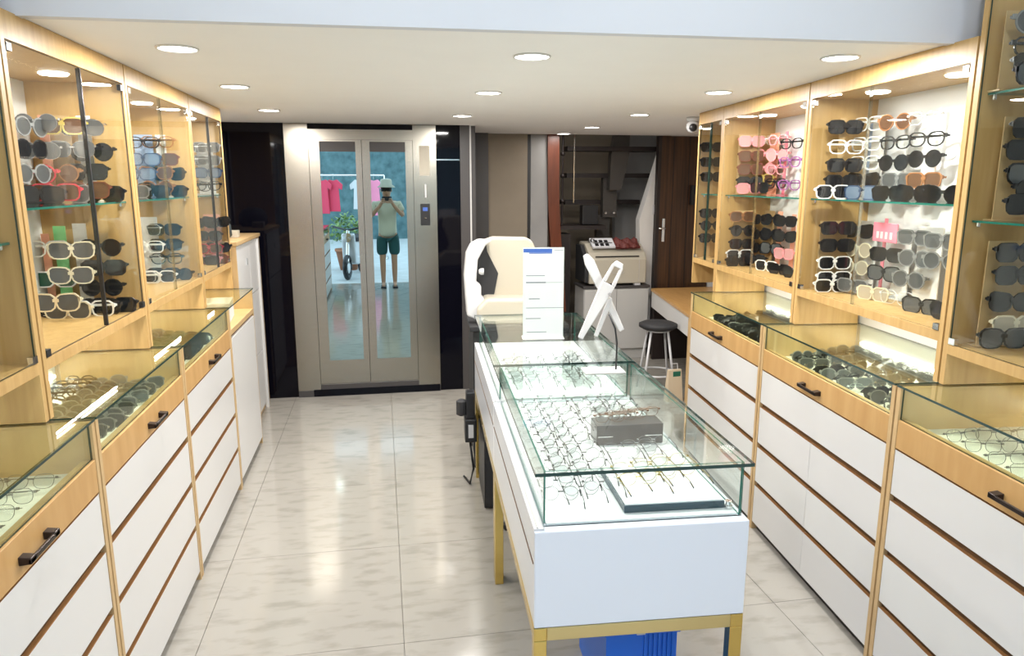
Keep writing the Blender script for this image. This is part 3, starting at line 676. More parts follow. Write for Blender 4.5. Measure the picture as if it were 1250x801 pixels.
TAB = {
    'RB_up': [('S',2.98,0.279,2.056,'bk_sq'), ('S',2.98,0.291,1.966,'wh_cl'), ('S',2.98,0.291,1.882,'bk_sq'), ('S',2.98,0.286,1.806,'bk_sq'), ('S',2.98,0.221,1.759,'wh_bk'), ('B',2.96,0.4,2.07,'wh_cl'), ('B',2.96,0.4,1.98,'wh_cl'), ('B',2.95,0.4,1.893,'wh_cl'), ('B',2.97,0.4,1.813,'bk_cat'), ('B',2.83,0.4,1.754,'bl_sq'), ('B',2.73,0.4,2.062,'tor_rd'), ('B',2.71,0.4,1.974,'bk_opt'), ('B',2.71,0.4,1.887,'bk_rd'), ('B',2.67,0.4,1.812,'gy_sq'), ('B',2.53,0.4,2.063,'sv_opt'), ('B',2.5,0.4,1.976,'bk_opt'), ('B',2.5,0.4,1.898,'bk_rd'), ('B',2.49,0.4,1.811,'tor_sq'), ('B',2.6,0.4,1.757,'bk_sq'), ('B',2.48,0.4,1.758,'bk_cat'), ('B',2.39,0.4,1.753,'bk_rd')],
    'RB_lo': [('S',2.98,0.286,1.588,'bk_sq'), ('S',2.98,0.289,1.505,'bk_sq'), ('S',2.98,0.284,1.421,'wh_bk'), ('S',2.98,0.287,1.348,'wh_bk'), ('S',2.98,0.257,1.304,'wh_bk'), ('B',2.96,0.4,1.573,'bk_cat'), ('B',2.92,0.4,1.486,'cream_rd'), ('B',2.94,0.4,1.4,'cream_rd'), ('B',2.92,0.4,1.327,'gy_sq'), ('B',2.86,0.4,1.251,'cream_sq'), ('B',2.69,0.4,1.484,'bk_sq'), ('B',2.7,0.4,1.398,'bk_gr'), ('B',2.69,0.4,1.324,'cl_sq'), ('B',2.51,0.4,1.574,'gy_sq'), ('B',2.49,0.4,1.487,'gy_av'), ('B',2.52,0.4,1.395,'gy_av'), ('B',2.56,0.4,1.281,'bk_gr'), ('B',2.46,0.4,1.32,'bk_cat'), ('B',2.38,0.4,1.26,'gy_rd'), ('B',2.37,0.4,1.571,'gy_sq'), ('B',2.36,0.4,1.493,'gy_rd')],
    'RC_up': [('S',4.09,0.296,2.052,'pk_sq'), ('S',4.09,0.302,1.963,'br_sq'), ('S',4.09,0.302,1.883,'br_sq'), ('S',4.09,0.302,1.807,'bk_sq'), ('S',4.09,0.283,1.767,'pk_sq'), ('B',4.1,0.4,2.058,'cl_sq'), ('B',4.08,0.4,1.973,'pk_rd'), ('B',4.08,0.4,1.888,'pk_rd'), ('B',4.07,0.4,1.823,'gold_sq'), ('B',4.02,0.4,1.772,'bk_sq'), ('B',3.88,0.4,2.051,'pk_opt'), ('B',3.88,0.4,1.961,'pk_rd'), ('B',3.88,0.4,1.879,'pk_opt'), ('B',3.86,0.4,1.797,'bk_opt'), ('B',3.74,0.4,2.02,'bk_opt'), ('B',3.72,0.4,1.918,'vio_opt'), ('B',3.72,0.4,1.788,'vio_opt')],
    'RC_lo': [('S',4.09,0.268,1.593,'tor_sq'), ('S',4.09,0.274,1.505,'bk_rd'), ('S',4.09,0.274,1.422,'bk_sq'), ('S',4.09,0.262,1.354,'wh_bk'), ('S',4.09,0.243,1.307,'bk_sq'), ('B',4.14,0.4,1.575,'bk_sq'), ('B',4.14,0.4,1.48,'bk_cat'), ('B',4.14,0.4,1.396,'bk_sq'), ('B',4.08,0.4,1.338,'bk_sq'), ('B',4.06,0.4,1.272,'wh_bk'), ('B',3.88,0.4,1.582,'bk_rd'), ('B',3.87,0.4,1.494,'bk_cat'), ('B',3.89,0.4,1.408,'bk_gr'), ('B',3.78,0.4,1.294,'bk_sq'), ('B',3.71,0.4,1.581,'bk_sq'), ('B',3.69,0.4,1.492,'bk_cat'), ('B',3.69,0.4,1.392,'pk_sq'), ('B',3.7,0.4,1.245,'bk_rd')],
    'RD_up': [('S',4.54,0.215,2.038,'bk_sq'), ('S',4.54,0.221,1.94,'bk_sq'), ('S',4.54,0.226,1.841,'bk_sq')],
    'RD_lo': [('S',4.54,0.234,1.596,'bk_sq'), ('S',4.54,0.239,1.511,'bk_rd'), ('S',4.54,0.238,1.426,'bk_sq')],
    'RA_hi': [('S',1.9,0.254,2.29,'gy_rd'), ('S',1.9,0.267,2.216,'bk_opt'), ('S',1.9,0.248,2.16,'bk_sq'), ('S',1.9,0.225,2.125,'bk_gr')],
    'RA_up': [('S',1.9,0.295,1.972,'bk_sq'), ('S',1.9,0.291,1.904,'bk_sq'), ('S',1.9,0.302,1.828,'bk_gr'), ('S',1.9,0.304,1.777,'bk_rd'), ('S',1.9,0.243,1.734,'bk_sq')],
    'RA_lo': [('S',1.9,0.295,1.576,'bk_sq'), ('S',1.9,0.303,1.5,'bk_sq'), ('S',1.9,0.298,1.41,'bk_cat'), ('S',1.9,0.321,1.332,'cream_sq'), ('S',1.9,0.248,1.296,'bk_gr'), ('S',1.9,0.387,1.256,'gy_cat')],
    'LB_up': [('S',3.18,0.388,2.024,'sv_rd'), ('S',3.18,0.313,2.015,'gold_sq'), ('S',3.18,0.257,2.013,'sv_av'), ('S',3.18,0.394,1.921,'sv_av'), ('S',3.18,0.287,1.928,'sv_gr'), ('S',3.18,0.231,1.919,'bk_rd'), ('S',3.18,0.419,1.833,'red_rd'), ('S',3.18,0.351,1.836,'tor_rd'), ('S',3.18,0.261,1.843,'bk_sq'), ('S',3.18,0.407,1.76,'br_sq'), ('S',3.18,0.317,1.766,'red_sq'), ('S',3.18,0.238,1.773,'br_sq'), ('S',3.18,0.433,1.715,'bk_cat'), ('S',3.18,0.358,1.721,'bk_sq'), ('S',3.18,0.294,1.724,'gy_cat'), ('S',3.18,0.199,1.737,'bk_sq'), ('B',3.03,0.4,2.004,'gy_rd'), ('B',3.01,0.4,1.923,'bk_rd'), ('B',3,0.4,1.834,'gy_rd')],
    'LB_lo': [('S',3.18,0.438,1.543,'wh_cl'), ('S',3.18,0.333,1.538,'cream_gr'), ('S',3.18,0.24,1.544,'bk_rd'), ('S',3.18,0.422,1.42,'wh_gn'), ('S',3.18,0.344,1.439,'cream_gr'), ('S',3.18,0.233,1.463,'bk_sq'), ('S',3.18,0.418,1.326,'wh_gn'), ('S',3.18,0.337,1.358,'cream_gr'), ('S',3.18,0.248,1.383,'bk_rd'), ('S',3.18,0.418,1.244,'wh_bk'), ('S',3.18,0.327,1.221,'cream_gr'), ('S',3.18,0.235,1.3,'bk_rd'), ('S',3.18,0.255,1.253,'wh_cl'), ('S',3.18,0.456,1.177,'bk_opt'), ('S',3.18,0.196,1.306,'bk_sq')],
    'LC_up': [('S',4.2,0.323,2.006,'bk_opt'), ('S',4.2,0.262,2.011,'tor_opt'), ('S',4.2,0.331,1.921,'bl_sq'), ('S',4.2,0.25,1.922,'br_sq'), ('S',4.2,0.347,1.845,'bl_sq'), ('S',4.2,0.273,1.849,'tor_cat'), ('S',4.2,0.224,1.845,'bk_cat'), ('S',4.2,0.345,1.772,'bk_opt'), ('S',4.2,0.263,1.776,'tor_rd'), ('S',4.2,0.357,1.733,'gy_sq'), ('S',4.2,0.275,1.729,'bk_sq'), ('S',4.2,0.209,1.728,'bk_sq')],
    'LC_lo': [('S',4.2,0.361,1.555,'cl_sq'), ('S',4.2,0.27,1.554,'bk_sq'), ('S',4.2,0.353,1.466,'wh_cl'), ('S',4.2,0.269,1.474,'bk_sq'), ('S',4.2,0.368,1.391,'cl_sq'), ('S',4.2,0.272,1.398,'bk_opt'), ('S',4.2,0.362,1.324,'cl_sq'), ('S',4.2,0.269,1.326,'bk_sq'), ('S',4.2,0.354,1.233,'wh_cl'), ('S',4.2,0.284,1.254,'wh_bk'), ('S',4.2,0.217,1.298,'bk_rd')],
    'LD_up': [('S',4.98,0.249,2.016,'cl_sq'), ('S',4.98,0.199,2.022,'gy_sq'), ('S',4.98,0.255,1.94,'cl_sq'), ('S',4.98,0.201,1.941,'gy_sq'), ('S',4.98,0.202,1.864,'bl_sq'), ('S',4.98,0.253,1.777,'bk_opt'), ('S',4.98,0.203,1.782,'bk_opt')],
    'LD_lo': [('S',4.98,0.237,1.547,'bk_sq'), ('S',4.98,0.176,1.552,'bk_cat'), ('S',4.98,0.228,1.463,'bk_sq'), ('S',4.98,0.224,1.383,'red_sq'), ('S',4.98,0.178,1.388,'bk_rd'), ('S',4.98,0.241,1.298,'bk_sq'), ('S',4.98,0.195,1.308,'br_sq'), ('S',4.98,0.226,1.233,'pk_rd')],
}
CABN = {'RA': 'rightmost cabinet', 'RB': 'largest right cabinet', 'RC': 'second right cabinet', 'RD': 'narrow far right cabinet',
        'LB': 'left black-seal cabinet', 'LC': 'third left cabinet', 'LD': 'narrow far left cabinet'}
ORD = ['first', 'second', 'third', 'fourth', 'fifth', 'sixth', 'seventh', 'eighth', 'ninth']
TIER = {'hi': 'top', 'up': 'upper', 'lo': 'lower'}
S1 = {'RA': 1.94, 'RB': 3.05, 'RC': 4.15, 'RD': 4.60, 'LB': 3.26, 'LC': 4.27, 'LD': 5.08}
ZB = {'hi': 2.087, 'up': 1.727, 'lo': 1.285}
for key, items in TAB.items():
    cab, tier = key[:2], key[3:]
    fr = FR_R if cab[0] == 'R' else FR_L; sx = fr[2]
    zb = ZB[tier]
    if cab == 'RA': zb = {'hi': 2.087, 'up': 1.677, 'lo': 1.252}[tier]
    zmin = zb + 0.030
    # group into rows by height, then order by where it stands
    rows = sorted(set(round(min(max(it[3], zmin), 3), 3) for it in items), reverse=True)
    lev = []
    for z in rows:
        if not lev or lev[-1][-1] - z > 0.035: lev.append([z])
        else: lev[-1].append(z)
    placed = []
    for it in items:
        t_, s_, off, z, st = it; z = max(z, zmin)
        r_ = next(i for i, l in enumerate(lev) if min(l) - 0.0006 <= z <= max(l) + 0.0006)
        placed.append([r_, t_, s_, off, z, st])
    for r_ in range(len(lev)):
        line = [p for p in placed if p[0] == r_]
        # order along the picture: far side panel first, then the back towards the entrance
        line.sort(key=lambda p: (0, p[3]) if p[1] == 'S' else (1, -p[2]))
        nS = 0; nB = 0; lastS = None
        for p in line:
            _, t_, s_, off, z, st = p
            on_shelf = z < zmin + 0.03
            if t_ == 'S':
                nS += 1; where = '%s at side' % ORD[nS - 1]
                xloc = off; y = S1[cab] - 0.105 - (0.042 if on_shelf else 0)
                while any(q[0] == 'S' and abs(q[1] - xloc) < 0.167 and abs(q[2] - y) < 0.034 and abs(q[3] - z) < 0.058 for q in globals().setdefault('USED_' + key, [])): y -= 0.036
                globals()['USED_' + key].append(('S', xloc, y, z))
                x_w, y_w, z_w = frame_pt(fr, xloc, y, z)
                # looks toward the entrance (-y of the cabinet frame)
                rz = fr[1] + rnd.uniform(-0.08, 0.08)
                place_glasses(st, (x_w, y_w, z_w), rz, '#, %s, %s row, %s tier, %s' % (where, ['top', 'second', 'third', 'fourth', 'fifth', 'sixth', 'seventh'][r_], TIER[tier], CABN[cab]), 'eyewear in the ' + CABN[cab], folded=True)
            else:
                nB += 1
                y = min(s_, S1[cab] - (0.235 if on_shelf else 0.115)); x = 0.385 - (0.075 if on_shelf else 0)
                U = globals().setdefault('USED_' + key, [])
                while any(q[0] == 'B' and abs(q[1] - x) < 0.05 and abs(q[2] - y) < 0.165 and abs(q[3] - z) < 0.058 for q in U): y -= 0.012
                U.append(('B', x, y, z))
                x_w, y_w, z_w = frame_pt(fr, x, y, z)
                rz = fr[1] + (-pi / 2 if sx > 0 else pi / 2) + sx * rnd.uniform(0.22, 0.42)
                place_glasses(st, (x_w, y_w, z_w), rz, '#, %s at back, %s row, %s tier, %s' % (ORD[nB - 1], ['top', 'second', 'third', 'fourth', 'fifth', 'sixth', 'seventh'][r_], TIER[tier], CABN[cab]), 'eyewear in the ' + CABN[cab], folded=True)

# stands that carry the eyewear: (cabinet frame, x, y, z0, z1, along, width, material)
def stand(fr, x, y, z0, z1, w, m_, label, face='S'):
    t = thing('display_stand', label, 'stand', frame_pt(fr, x, y, z0), fr[1]); 
    if face == 'S': MB().box(-w / 2, w / 2, 0.0, 0.004, 0.004, z1 - z0).build('back_strip', m_, t); MB().box(-w / 2 - 0.01, w / 2 + 0.01, -0.02, 0.03, 0, 0.004).build('foot', m_, t)
    else: MB().box(0.0, 0.004, -w / 2, w / 2, 0.004, z1 - z0).build('back_strip', m_, t); MB().box(-0.03, 0.02, -w / 2 - 0.01, w / 2 + 0.01, 0, 0.004).build('foot', m_, t)
for fr, x, y, z0, z1, w, m_, lb, fc in [
    (FR_R, 0.29, 2.985, 1.728, 2.10, 0.03, 'oak_edge', 'slim oak strip stand, far side of largest right cabinet, upper tier', 'S'),
    (FR_R, 0.435, 2.93, 1.728, 2.11, 0.10, 'acrylic_white', 'white card stand behind white glasses, upper tier, largest right cabinet', 'B'),
    (FR_R, 0.445, 3.012, 1.728, 2.08, 0.024, 'card_blue', 'blue strip stand beside white glasses, upper tier, largest right cabinet', 'B'),
    (FR_R, 0.435, 2.72, 1.728, 2.10, 0.02, 'acrylic_white', 'slim white stand behind tortoiseshell glasses, upper tier, largest right cabinet', 'B'),
    (FR_R, 0.435, 2.51, 1.728, 2.10, 0.02, 'acrylic_white', 'slim white stand nearest the camera, upper tier, largest right cabinet', 'B'),
    (FR_R, 0.29, 2.985, 1.286, 1.62, 0.14, 'oak_edge', 'oak card stand, far side of largest right cabinet, lower tier', 'S'),
    (FR_R, 0.435, 2.93, 1.286, 1.62, 0.14, 'acrylic_white', 'cream card stand behind round cream glasses, lower tier, largest right cabinet', 'B'),
    (FR_R, 0.435, 2.80, 1.286, 1.64, 0.022, 'card_pink', 'narrow red strip stand, lower tier of the largest right cabinet', 'B'),
    (FR_R, 0.435, 2.66, 1.286, 1.60, 0.12, 'acrylic_white', 'white card stand under pink panel, lower tier, largest right cabinet', 'B'),
    (FR_R, 0.435, 2.48, 1.286, 1.62, 0.16, 'acrylic_white', 'white card stand behind grey sunglasses, lower tier, largest right cabinet', 'B'),
    (FR_R, 0.30, 4.085, 1.728, 2.10, 0.14, 'oak_edge', 'oak card stand, far side of second right cabinet, upper tier', 'S'),
    (FR_R, 0.435, 4.03, 1.728, 2.10, 0.12, 'card_coral', 'coral card stand behind pink glasses, second right cabinet, upper tier', 'B'),
    (FR_R, 0.435, 3.87, 1.728, 2.10, 0.03, 'card_pink', 'pink strip stand in the second right cabinet, upper tier', 'B'),
    (FR_R, 0.435, 3.70, 1.728, 2.08, 0.02, 'acrylic_white', 'slim white stand in the second right cabinet, upper tier', 'B'),
    (FR_R, 0.30, 4.085, 1.286, 1.63, 0.14, 'oak_edge', 'oak card stand, far side of second right cabinet, lower tier', 'S'),
    (FR_R, 0.435, 4.03, 1.286, 1.63, 0.14, 'oak_edge', 'oak card stand along the back of second right cabinet, lower tier', 'B'),
    (FR_R, 0.435, 3.88, 1.286, 1.63, 0.06, 'card_coral', 'coral card stand along the back of second right cabinet, lower tier', 'B'),
    (FR_R, 0.435, 3.70, 1.286, 1.62, 0.05, 'card_coral', 'coral card stand nearest camera, second right cabinet, lower tier', 'B'),
    (FR_R, 0.23, 4.535, 1.728, 2.07, 0.03, 'oak_edge', 'slim oak stand in the narrow far right cabinet, upper tier', 'S'),
    (FR_R, 0.23, 4.535, 1.286, 1.63, 0.03, 'oak_edge', 'slim oak stand in the narrow far right cabinet, lower tier', 'S'),
    (FR_R, 0.29, 1.875, 1.678, 2.01, 0.14, 'oak_edge', 'oak card stand in tall right cabinet at photo edge, middle tier', 'S'),
    (FR_R, 0.29, 1.875, 1.252, 1.61, 0.14, 'oak_edge', 'oak card stand in tall right cabinet at photo edge, bottom tier', 'S'),
    (FR_R, 0.25, 1.875, 2.088, 2.33, 0.14, 'oak_edge', 'oak card stand in tall right cabinet at photo edge, top tier', 'S'),
    (FR_L, -0.41, 3.195, 1.728, 2.06, 0.035, 'card_coral', 'red strip stand, upper tier, left cabinet with black seal', 'S'),
    (FR_L, -0.345, 3.195, 1.728, 2.06, 0.06, 'oak_edge', 'oak strip stand, upper tier, left cabinet with black seal', 'S'),
    (FR_L, -0.265, 3.195, 1.728, 2.06, 0.05, 'acrylic_white', 'pale strip stand, upper tier, left cabinet with black seal', 'S'),
    (FR_L, -0.455, 3.195, 1.286, 1.60, 0.03, 'card_coral', 'coral strip stand, lower tier, left cabinet with black seal', 'S'),
    (FR_L, -0.40, 3.195, 1.286, 1.63, 0.045, 'card_green', 'green strip stand, lower tier, left cabinet with black seal', 'S'),
    (FR_L, -0.325, 3.195, 1.286, 1.64, 0.05, 'acrylic_white', 'white strip stand, lower tier, left cabinet with black seal', 'S'),
    (FR_L, -0.235, 3.195, 1.286, 1.60, 0.03, 'oak_edge', 'oak strip stand, lower tier, left cabinet with black seal', 'S'),
    (FR_L, -0.345, 4.205, 1.728, 2.05, 0.09, 'card_blue', 'pale blue card stand, upper tier, third left cabinet', 'S'),
    (FR_L, -0.26, 4.205, 1.728, 2.05, 0.05, 'acrylic_white', 'white strip stand, upper tier, third left cabinet', 'S'),
    (FR_L, -0.36, 4.205, 1.286, 1.62, 0.09, 'acrylic_white', 'white card stand, lower tier, third left cabinet', 'S'),
    (FR_L, -0.27, 4.205, 1.286, 1.60, 0.03, 'oak_edge', 'slim oak stand, lower tier, third left cabinet', 'S'),
    (FR_L, -0.22, 5.015, 1.728, 2.05, 0.10, 'acrylic_white', 'white card stand, upper tier, narrow far left cabinet', 'S'),
    (FR_L, -0.21, 5.015, 1.286, 1.60, 0.10, 'card_coral', 'coral card stand, lower tier, narrow far left cabinet', 'S')]:
    f2 = (fr[0], fr[1], 1)
    stand(f2, x, y, z0, z1, w, m_, lb, fc)
# pink sign card
x_, y_, z_ = frame_pt(FR_R, 0.37, 2.70, 1.54)
t = thing('display_card', 'pink card with punched pale windows in the largest right cabinet', 'card', (x_, y_, z_), RZ_R)
MB().box(0, 0.006, -0.09, 0.09, 0, 0.085).build('card', 'card_pink', t, bevel=0.002)
for q in (-0.05, -0.015, 0.02, 0.05): MB().box(-0.002, 0, q - 0.008, q + 0.008, 0.015, 0.045).build('window', 'acrylic_white', t)

# ------------------------------------------------------------------ heaps in the counter trays
def heap(fr, s0, s1, n, sts, place, group, x0=0.06, x1=0.44, lay='pile', z0=0.940, thick=True, sc=0.95, nx=3):
    sx = fr[2]; ny = n // nx
    COLN = {3: ['front side', 'middle', 'wall side'], 2: ['front side', 'wall side']}[nx]
    for i in range(nx * ny):
        c, r_ = i % nx, ny - 1 - i // nx
        cx = x0 + (x1 - x0) * (c + 0.5) / nx + rnd.uniform(-0.012, 0.012)
        cy = s0 + (s1 - s0) * (i // nx + 0.5) / ny
        z = z0 + 0.033 * sc + (0.012 * ((i * 7) % 3) if lay == 'pile' else 0)
        x_w, y_w, z_w = frame_pt(fr, cx, cy, z)
        rz = fr[1] + (rnd.uniform(-0.45, 0.45) if lay == 'pile' else rnd.uniform(-0.12, 0.12))
        lb = '#, %s, %s, %s from far end' % (place, COLN[c], ORD[r_] if r_ < 9 else ['tenth', 'eleventh', 'twelfth', 'thirteenth', 'fourteenth'][r_ - 9])
        place_glasses(sts[(i * 5 + i // 3) % len(sts)], (x_w, y_w, z_w), rz, lb, group, folded=True, tilt=(rnd.uniform(-0.45, -0.1), rnd.uniform(-0.08, 0.08)), thick=thick, sc=sc)
THIN = ('opt', 'fr_rim', 'lens_clear', 'thin metal eyeglasses', 'eyeglasses')
THIN2 = ('rd', 'fr_rim', 'lens_clear', 'thin metal eyeglasses', 'eyeglasses')
SILV = ('opt', 'fr_sv', 'lens_clear', 'silver metal eyeglasses', 'eyeglasses')
GOLD = ('opt', 'fr_goldwire', 'lens_clear', 'gold wire eyeglasses', 'eyeglasses')
heap(FR_R, 3.12, 3.92, 36, ['bk_sq', 'bk_rd', 'bk_cat', 'gy_sq'], 'heap in farthest right counter', 'heap in the farthest right counter')
heap(FR_R, 2.02, 2.92, 39, ['gy_sq', 'bk_opt', 'gy_av', 'bk_sq', 'sv_opt'], 'heap in middle right counter', 'heap in the middle right counter')
heap(FR_L, 2.36, 3.18, 36, ['gy_sq', 'gy_av', 'bk_opt', 'gy_rd'], 'heap in middle left counter', 'heap in the middle left counter')
heap(FR_L, 3.35, 4.15, 33, ['bk_sq', 'gn_gn', 'gy_sq', 'gy_av'], 'heap in third left counter', 'heap in the third left counter')
heap(FR_R, 0.80, 1.82, 30, [THIN, THIN2], 'nearest right counter', 'wire glasses in the nearest right counter', lay='row', thick=False)
heap(FR_L, 1.15, 2.17, 30, [THIN, THIN2], 'nearest left counter', 'wire glasses in the nearest left counter', lay='row', thick=False)

# ------------------------------------------------------------------ centre counter
BZ0, BZ1, GZ = 0.55, 0.85, 1.015
CW = 0.625
def counter(y0, y1, label, rail_l, front):
    t = thing('glass_counter', label, 'display case', frame_pt(FR_C, 0, y0, 0), RZ_C); L = y1 - y0
    MB().box(0.0, CW, 0.0, L - 0.004, BZ0 + 0.004, BZ1).build('base_body', 'white_lac', t, bevel=0.003)
    MB().box(-0.002, 0.0, 0.02, L - 0.02, 0.745, 0.750).build('side_groove', 'groove', t)
    MB().box(-0.0025, 0.0, 0.0, L - 0.004, BZ0 + 0.004, BZ0 + 0.012).build('trim_strip', 'gold', t)
    MB().box(0.0, 0.028, 0.01, L - 0.01, BZ1, BZ1 + 0.006).build('door_track', 'white_plastic', t)
    MB().box(0.008, 0.012, 0.012, L - 0.012, BZ1 + 0.006, BZ1 + 0.010).build('track_groove', 'cabinet_grey', t)
    r = 0.038
    for x in (0.0, CW - r): MB().box(x, x + r, 0.0, L - 0.004, BZ0 - r, BZ0 + 0.003).build('rail', 'gold', t, bevel=0.002)
    for y in (0.0, L - r - 0.004): MB().box(r, CW - r, y, y + r, BZ0 - r, BZ0 + 0.003).build('rail', 'gold_face', t, bevel=0.002)
    for x in (0.0, CW - r):
        for y in (0.0, L - r - 0.004): MB().box(x, x + r, y, y + r, 0.0, BZ0 - r).build('leg', 'gold', t, bevel=0.002)
    g = 0.006; xi0, xi1 = 0.03, CW - 0.012
    MB().box(xi0 + 0.01, xi1 - 0.01, 0.04, L - 0.03, BZ1 + 0.0005, BZ1 + 0.006).build('mat', 'tray_white', t)
    MB().pane(xi0, xi1, 0.032, 0.032 + g, BZ1, GZ).build('front_glass', ['glass_counter', 'glass_edge'], t)
    MB().pane(xi0, xi0 + g, 0.039, L - 0.022, BZ1 + 0.0065, GZ).build('side_glass', ['glass_counter', 'glass_edge'], t)
    MB().pane(xi1 - g, xi1, 0.039, L - 0.022, BZ1 + 0.0005, GZ).build('side_glass', ['glass_counter', 'glass_edge'], t)
    MB().pane(xi0, xi1, L - 0.021, L - 0.015, BZ1, GZ).build('end_glass', ['glass_counter', 'glass_edge'], t)
    MB().pane(0.0, CW + 0.002, -0.004, L - 0.006, GZ + 0.0005, GZ + 0.0105).build('top_glass', ['glass_counter', 'glass_edge_dark'], t)
    return t
counter(0.0, 1.20, 'white display case with glass top and gold legs, nearest the camera', 0, True)
counter(1.20, 2.42, 'second white display case behind the nearest one, joined end to end', 0, False)
def C(x, y, z=0.0): return frame_pt(FR_C, x, y, z)
ZT = BZ1 + 0.0065
# wire glasses laid in rows: temples towards the camera
def lay_row(y, xs, st, rown, where, sc=0.9, z=ZT, grp='wire glasses in the centre counter'):
    for i, x in enumerate(xs):
        loc = C(x, y + 0.028 * (i % 3), z + 0.0265 * sc + 0.002)
        dsc = {'fr_rim': 'dark wire eyeglasses', 'fr_sv': 'silver wire eyeglasses', 'fr_goldwire': 'gold wire eyeglasses'}[st[1]]
        place_glasses(st, loc, RZ_C + pi + rnd.uniform(-0.1, 0.1), ('%s, %s from the left, %s row from the front, %s' if 'tray' not in where else '%s, %s from the left, %s row %s') % (dsc, ORD[i], rown, where), grp, folded=False, rev=True, thick=False, sc=sc)
NUM = ['front', 'second', 'third', 'fourth', 'fifth', 'sixth', 'seventh', 'eighth', 'ninth', 'tenth', 'eleventh', 'twelfth', 'thirteenth']
for k in range(12):
    y = 0.180 + 0.084 * k
    xs = [0.107, 0.177, 0.247] if y < 0.80 else [0.107, 0.177, 0.247, 0.385, 0.455, 0.525]
    lay_row(y, xs, THIN if k % 3 else THIN2, NUM[k], 'nearest display case', sc=0.84)
lay_row(0.47, [0.385, 0.455, 0.525], SILV, 'front', 'behind the cream tray', sc=0.84)
lay_row(0.53, [0.385, 0.455, 0.525], SILV, 'second', 'behind the cream tray', sc=0.84)
for k in range(7):
    lay_row(1.38 + 0.088 * k, [0.107, 0.177, 0.247, 0.385, 0.455, 0.525], THIN if k % 2 else SILV, NUM[k], 'second display case', sc=0.86)
# cream tray with gold wire glasses
t = thing('display_tray', 'cream display tray with dark teal edge at the front of case', 'tray', C(0.275, 0.075, ZT), RZ_C)
MB().box(0, 0.305, 0.0, 0.29, 0, 0.022).build('tray_base', 'tray_dark', t, bevel=0.002)
MB().box(0.004, 0.301, 0.004, 0.286, 0.022, 0.026).build('tray_pad', 'tray_white', t)
for k in range(2):
    for i in range(3):
        loc = C(0.352 + 0.072 * i, 0.195 + 0.028 * i + 0.084 * k, ZT + 0.027 + 0.0255)
        place_glasses(GOLD, loc, RZ_C + pi + 0.05, 'gold wire eyeglasses, %s in %s row on the cream tray' % (['left', 'middle', 'right'][i], ['front', 'back'][k]), 'gold glasses on the cream tray', folded=False, rev=True, thick=False, sc=0.93)
# dark riser box with glasses on it
t = thing('display_riser', 'dark smoky acrylic riser block inside the nearest display case', 'riser', C(0.325, 0.625, ZT), RZ_C)

MB().box(0, 0.25, 0, 0.10, 0, 0.075).build('block', 'smoke_acrylic', t, bevel=0.002)
MB().box(0.005, 0.06, -0.0015, 0, 0.03, 0.033).build('seam', 'chrome', t)
MB().box(0.18, 0.245, -0.0015, 0, 0.03, 0.033).build('seam', 'chrome', t)
for i in range(4):
    place_glasses(('opt', 'fr_tor', 'lens_clear', '', 'eyeglasses'), C(0.38 + 0.048 * i, 0.652 + 0.018 * i, ZT + 0.075 + 0.022), RZ_C + rnd.uniform(-0.1, 0.1), 'thin tortoiseshell eyeglasses, %s of four on the dark riser block' % ['leftmost', 'second from left', 'third from left', 'rightmost'][i], 'glasses on the dark riser', thick=False, sc=0.85, folded=True)
ft = tag(MB().lathe([(0.012, 0), (0.012, 0.008), (0.008, 0.010), (0.008, 0.02), (0.011, 0.022)], n=14).build('lock_pin', 'chrome', loc=C(0.592, 0.075, ZT)), 'small chrome lock pin in the right front corner of display case', 'lock')
# three loose dark temples style glasses at left front
# poster stand on the second case
TOPZ = GZ + 0.011
t = thing('leaflet_stand', 'tall white printed sheet in clear holder on the counter top', 'sign', C(0.20, 1.72, TOPZ), RZ_C - 0.05)
MB().box(0, 0.205, 0, 0.003, 0.004, 0.46).build('sheet', 'paper', t)
MB().pane(-0.003, 0.208, -0.004, -0.001, 0, 0.463).build('clear_cover', ['glass', 'glass'], t)
MB().box(-0.003, 0.208, -0.03, 0.05, -0.0, 0.0035).build('foot', 'acrylic_white', t)
sh = t
def ink(x0, x1, z0, z1, m_, nm='printed_line'): MB().box(x0, x1, -0.0006, 0.0, z0, z1).build(nm, m_, sh)
ink(0.002, 0.145, 0.436, 0.454, 'ink_blue', 'printed_header'); ink(0.03, 0.145, 0.430, 0.435, 'ink_blue'); ink(0.155, 0.20, 0.444, 0.447, 'ink_grey')
ink(0.015, 0.11, 0.318, 0.322, 'ink_grey'); ink(0.015, 0.115, 0.282, 0.289, 'ink_grey'); ink(0.115, 0.20, 0.284, 0.286, 'ink_grey')
ink(0.03, 0.085, 0.20, 0.205, 'ink_grey'); ink(0.015, 0.205, 0.155, 0.158, 'ink_grey'); ink(0.015, 0.09, 0.10, 0.104, 'ink_grey'); ink(0.02, 0.12, 0.03, 0.034, 'ink_grey')
